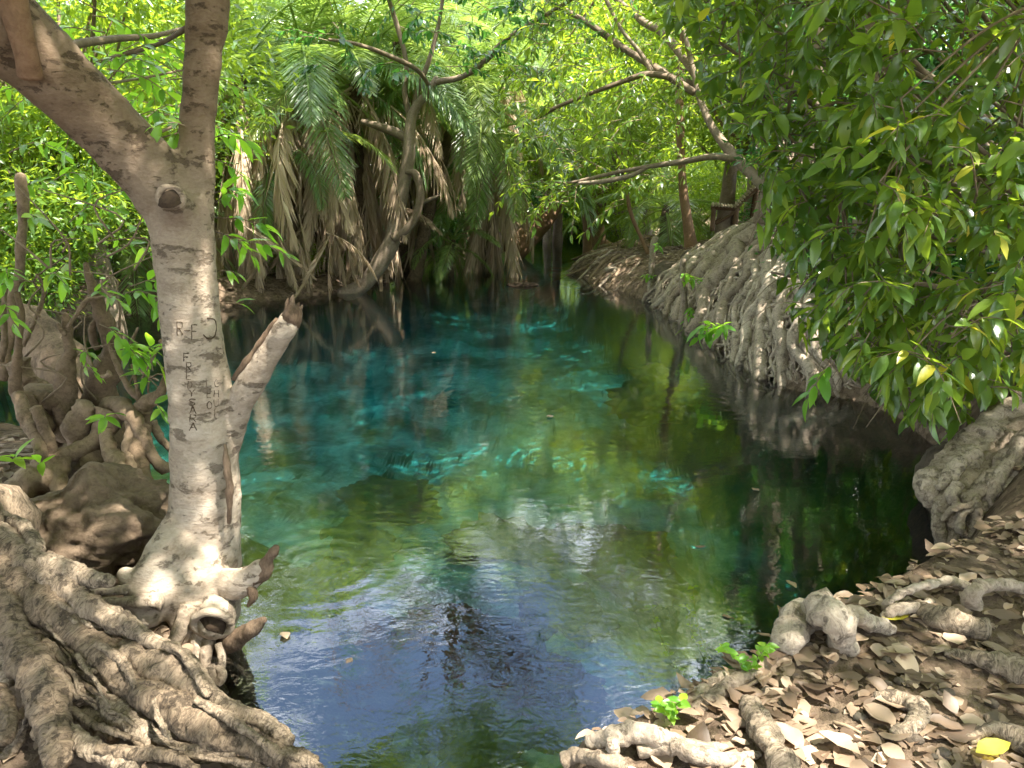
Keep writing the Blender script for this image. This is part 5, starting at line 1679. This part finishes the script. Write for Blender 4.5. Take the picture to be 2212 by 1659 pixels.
for k, (x, y, z, kd, s_) in enumerate([(-7.5, 1.0, 6.5, 1, 1.2), (-5.0, -3.5, 6.5, 0, 1.2), (-1.0, -5.0, 6.5, 1, 1.2), (3.2, -4.6, 6.5, 0, 1.2), (7.0, -1.8, 6.2, 1, 1.2), (12.0, 2.6, 6.0, 0, 1.2), (-9.5, 5.5, 6.5, 0, 1.2), (12.8, 7.0, 6.2, 1, 1.2), (-12, 9.5, 6.5, 1, 1.3), (.6, -1.8, 8.6, 0, 1.0)]):  # unseen trees added around the viewer to cut the sky fill
    bg_tree('broadleaf_tree', ('unseen leafy tree standing left of the frame', 'unseen leafy tree behind the viewer at left', 'unseen leafy tree straight behind the viewer', 'unseen leafy tree behind the viewer at right', 'unseen leafy tree right of the viewer', 'unseen leafy tree outside the right frame edge', 'unseen leafy tree outside the left frame edge',
            'unseen leafy tree on the right bank beyond the shrubs', 'unseen leafy tree at the far left shore outside the frame', 'unseen tall tree whose crown hangs over the viewer')[k], 'trees around the pool', (x, y - (1.5 if k == 9 else 0), .4), (x, y, z), kd, s_, .18)
# woodland too far away to tell tree from tree
n = 52000
g3_ = np.random.default_rng(99)
th = g3_.uniform(-1.25, 1.25, n)
dist = g3_.uniform(36, 52, n)
top = 7.6 + 1.8 * np.sin(th * 7) + 1.6 * np.sin(th * 17 + 1)
top = np.where(np.abs(th - .05) < .05, top - 2.0, top)
z = g3_.uniform(0, 1, n) ** .8 * top
P = np.stack([np.sin(th) * dist, np.cos(th) * dist, z], 1) + g3_.normal(0, .3, (n, 3))
me = leaf_cloud('far_woodland', TP_SMALL, P, rdirs(n, g3_) + np.array([0, 0, -.3]), unit(g3_.normal(size=(n, 3)) + np.array([0, 0, .6])), g3_.uniform(.35, .75, n), M['leaf_tree'], g3_.normal(.45, .2, n))
tag(link('far_woodland', me), 'mass of sunlit green woodland behind the far trees', 'woodland', kind='stuff')

# ------------------------------------------------------------------ unseen crowns and limbs added overhead to shade pool and banks
topf = PY(1760, -60, 9.4)
for k, (x, y, z, s_, kd) in enumerate([(2.6, 11.2, 10.2, 1.0, 4), (2.0, 9.4, 7.5, .9, 4), (-.8, 9.2, 7.3, .8, 4), (3.4, 6.8, 8.8, .8, 4),  (1.8, 2.6, 7.6, 1.0, 4), (.3, 4.0, 8.0, .9, 4), (5.8, 2.6, 7.2, 1.0, 4), (3.7, 3.2, 7.0, .75, 4), (5.4, 5.5, 7.0, .75, 4)]):
    o = link('crown', CROWNS[kd][0], rb)
    o.location = np.array([x, y, z]) - np.array(rb.location)
    o.scale = (s_,) * 3
    o.rotation_euler = (0, 0, k * 2.3)
    e = np.array([x, y, z])
    wtube('limb', [topf, (topf + e) / 2 + np.array([.3, 0, .7]), e], [.13, .09, .04], 'bark', rb, n=20, segs=9)

# ------------------------------------------------------------------ leaf litter
LIT = []
for k in range(16):
    tv, tf = leaf_tpl(rng.uniform(.40, .68), 6, rng.uniform(-.3, .5), rng.uniform(-.25, .35), rng.uniform(0, .05), rng.uniform(-.3, .3), .12)
    LIT.append(mk_mesh('dry_leaf', tv, tf, M['litter'], tint=np.full(len(tf), .04 + .058 * k)))
    LIT[-1]['tone'] = .03 + .06 * k
gl = np.random.default_rng(41)
N_ = 15000
X, Yy = gl.uniform(-.2, 4.2, N_), gl.uniform(1.2, 4.4, N_)
dens = n2(X, Yy, 1.6, 61, 2)
ok = (sdist(X, Yy) > .10) & (dens > gl.uniform(-.75, .5, N_))
X2, Y2 = gl.uniform(-3.4, -.5, 2200), gl.uniform(1.5, 5.2, 2200)
ok2 = (sdist(X2, Y2) > .05) & (n2(X2, Y2, 1.5, 62, 2) > -.1)
X3, Y3 = gl.uniform(1.0, 9, 7000), gl.uniform(11, 22, 7000)
ok3 = sdist(X3, Y3) > .05
X4, Y4 = gl.uniform(-12, 0, 3000), gl.uniform(11, 19, 3000)
ok4 = (sdist(X4, Y4) > .05) & (sdist(X4, Y4) < 2)
X, Yy = np.concatenate([X[ok], X2[ok2], X3[ok3], X4[ok4]]), np.concatenate([Yy[ok], Y2[ok2], Y3[ok3], Y4[ok4]])
Z = hgt(X, Yy)
nr = ok.sum()
D = np.stack([gl.normal(size=len(X)), gl.normal(size=len(X)), gl.normal(0, .07, len(X))], 1)
NN = np.stack([gl.normal(0, .13, len(X)), gl.normal(0, .13, len(X)), np.ones(len(X))], 1)
SZ = (.028 + .10 * gl.uniform(0, 1, len(X)) ** 1.7) * np.where(Yy > 9, 1.6, 1.0)
Pl = np.stack([X, Yy, Z + gl.uniform(.004, .022, len(X))], 1)
dv = Pl - np.array([0, 0, CZ])
uu = (Pl[:, 0] / (Pl[:, 1] * CP - dv[:, 2] * SP) * FPX) + 1106
vv = 829.5 - (dv[:, 2] * CP + Pl[:, 1] * SP) / (Pl[:, 1] * CP - dv[:, 2] * SP) * FPX
vis = (uu > -20) & (uu < 2230) & (vv > 0) & (vv < 1670)
big = np.argsort(-(SZ / np.linalg.norm(dv, axis=1)) * vis)
single = big[:290]
for k in single:
    o = place_leaf(None, LIT, Pl[k], D[k], NN[k], SZ[k], 'fallen_leaf')
    right = k < nr
    tone = ('dark brown', 'tan', 'pale straw')[min(2, int(o.data['tone'] * 3))]
    zone = ('at the lip of the right bank near the water' if sdist(Pl[k, 0], Pl[k, 1]) < .18 else 'at the bottom right corner' if uu[k] > 1900 and vv[k] > 1520 else 'on the right bank by the frame edge' if uu[k] > 1950 else
            'on the lower right bank below the arched root' if vv[k] > 1520 else 'on the soil beside the arched root') if right else ('between the thick near roots of the left bank' if vv[k] > 1350 else 'on the left bank by the boulder')
    tag(o, tone + ' dry leaf lying ' + zone, 'leaf', 'fallen leaves of the right bank' if right else 'fallen leaves of the left bank')
rest = np.setdiff1d(np.arange(len(X)), single)
TPL = leaf_tpl(.55, 5, .2, .12, .04, .1, .14)
me = leaf_cloud('leaf_litter', TPL, Pl[rest], D[rest], NN[rest], SZ[rest] * .9, M['litter'], gl.normal(.42, .24, len(rest)))
tag(link('leaf_litter', me), 'carpet of small dry tan leaves and fragments on the banks', 'leaf litter', kind='stuff')
YL = leafset(M['yellow'], 'yellow', 3, .42, .1)
for u, v, lab in [(1905, 1336, 'yellow fallen leaf beside the arched root'), (2108, 1625, 'yellow green fallen leaf at the bottom right corner'), (285, 1302, 'pale green fallen leaf between the roots at left')]:
    p = PG(u, v, .03)
    o = place_leaf(None, YL, p, np.array([.9, .3, .05]), np.array([0, -.2, 1]), .14 if u > 500 else .07, 'fallen_leaf')
    tag(o, lab, 'leaf')
for k, (u, v) in enumerate([(1500, 1180), (1720, 1270), (760, 1420), (1180, 900), (1640, 1060), (940, 760), (1560, 1330), (620, 1380)]):
    o = place_leaf(None, LIT, PZ(u, v, .006), np.array([math.cos(k * 2.1), math.sin(k * 2.1), 0]), np.array([0, 0, 1]), .07, 'floating_leaf')
    tag(o, 'dry leaf floating on the ' + ('dark water off the arched root', 'dark water near the bank lip', 'blue sky reflection near the left roots', 'open water in mid pool', 'dark water below the hanging shrub', 'far left water near the broken branch', 'reflections beside the tall herb', 'shallows beside the broken root')[k], 'leaf', 'floating leaves')
# pebbles in the soil
PB = [rock_mesh('pebble', .016, .013, .010, M['rock_bank'], 70 + k, 8, .2) for k in range(3)]
for k in range(46):
    u, v = gl.uniform(1500, 2212), gl.uniform(1290, 1650)
    p = PG(u, v)
    if sdist(p[0], p[1]) < .06:
        continue
    o = link('pebble', PB[k % 3], None, p + np.array([0, 0, .004]))
    s_ = gl.uniform(.6, 1.6)
    o.scale = (s_,) * 3
    tag(o, 'small grey pebble in the dark soil of the right bank', 'pebble', 'pebbles on the right bank')

# ------------------------------------------------------------------ small herbs at the water's edge
for lab, stems in [('tall thin herb with small leaves at the edge of the right bank', [[(1548, 1478), (1522, 1400), (1503, 1330), (1497, 1268)], [(1548, 1478), (1500, 1380), (1482, 1310)]]),
                   ('thin herb leaning left over the reflections of the sky', [[(1500, 1492), (1452, 1425), (1424, 1368), (1408, 1312)]]), ('small herb with a yellow bud left of the arched root', [[(1610, 1455), (1590, 1420), (1560, 1398)], [(1610, 1455), (1640, 1420), (1655, 1395)]]),
                   ('low green herb at the lip of the bank', [[(1535, 1482), (1550, 1450), (1580, 1440)], [(1535, 1482), (1500, 1470), (1480, 1462)]]), ('tiny green plant where the lip roots meet the water', [[(1448, 1560), (1440, 1535), (1425, 1520)], [(1448, 1560), (1455, 1530), (1470, 1515)]])]:
    p0 = PG(stems[0][0][0], stems[0][0][1])
    t = empty('herb', p0)
    tag(t, lab, 'plant', 'herbs at the edge of the right bank')
    L = []
    for stm in stems:
        Yb = p0[1]
        P = np.array([p0] + [PY(u, v, Yb - .03 * (i + 1)) for i, (u, v) in enumerate(stm[1:])])
        wtube('stem', P, np.linspace(.0028, .0014, len(P)), 'stem', t, n=16, segs=5)
        C = catmull(P, 14)
        for i in range(3, 14, 2):
            for a in range(3):
                aa = rng.uniform(0, 6.28)
                L.append((C[i], np.array([math.cos(aa), math.sin(aa), .25]), np.array([rng.normal(0, .3), -.5, 1]), rng.uniform(.025, .048)))
    add_leaves(t, L, TP_BIG, M['leaf_young'], 'herb', 80, w=.5)

# ------------------------------------------------------------------ rocks on the pool bed
for k, (u, v, r, lab) in enumerate([(960, 1380, .34, 'brown algae mound under the blue reflection'), (650, 1290, .30, 'round mossy rock under water near the broken root'), (1330, 1210, .52, 'large submerged rock ledge in mid pool'), (840, 1080, .42, 'dark submerged rock in the middle distance left'),
                                    (1450, 850, .8, 'broad submerged rock under the ripples near the root bank'), (1210, 1320, .32, 'submerged rock under the tree reflections'), (1330, 1600, .26, 'orange brown rock in the shallows by the lower bank'), (1040, 1640, .24, 'mossy rock in the shallows at the bottom'),
                                    (770, 1190, .36, 'submerged rock right of the pale trunk'), (1090, 1170, .4, 'submerged rock beside the bright sand'), (1650, 1370, .28, 'turquoise lit rock below the arched root'), (620, 1430, .22, 'shallow rock under the left bank roots'), (1180, 1480, .30, 'small submerged rock near the bank herbs'), (830, 1500, .55, 'wide dark rock added under the sky reflection at bottom left of the pool'), (1060, 1520, .5, 'wide dark rock added under the sky reflection at bottom centre'), (740, 1400, .4, 'dark rock shelf added off the left roots')]):  # last three rocks added to darken the bed beneath the sky reflection
    p = PZ(u, v, -.6)
    zb = h1(p[0], p[1])
    p = PZ(u, v, zb)
    o = link('submerged_rock', rock_mesh('submerged_rock', r * 1.15, r * .8, r * .34, M['algae_rock'], 80 + k, 30, .42, 2.6), None, p)
    o.rotation_euler = (0, 0, k)
    tag(o, lab, 'rock', 'rocks under the water')

# blue rope hanging from the branches
a, b = traced([(1480, -60, 3), (1510, 5, 3), (1530, 40, 3), (1548, 78, 3)], 8.5)
m = NT('blue_rope')
mb = m.n('BsdfPrincipled', {'Base Color': (0.03, 0.16, 0.42), 'Roughness': 0.7})
M['rope'] = m.surf(mb)
o = tube('rope', a - a[0], b * .7, M['rope'], None, n=12, segs=6)
o.location = a[0]
tag(o, 'blue rope strung through the branches at the top', 'rope')
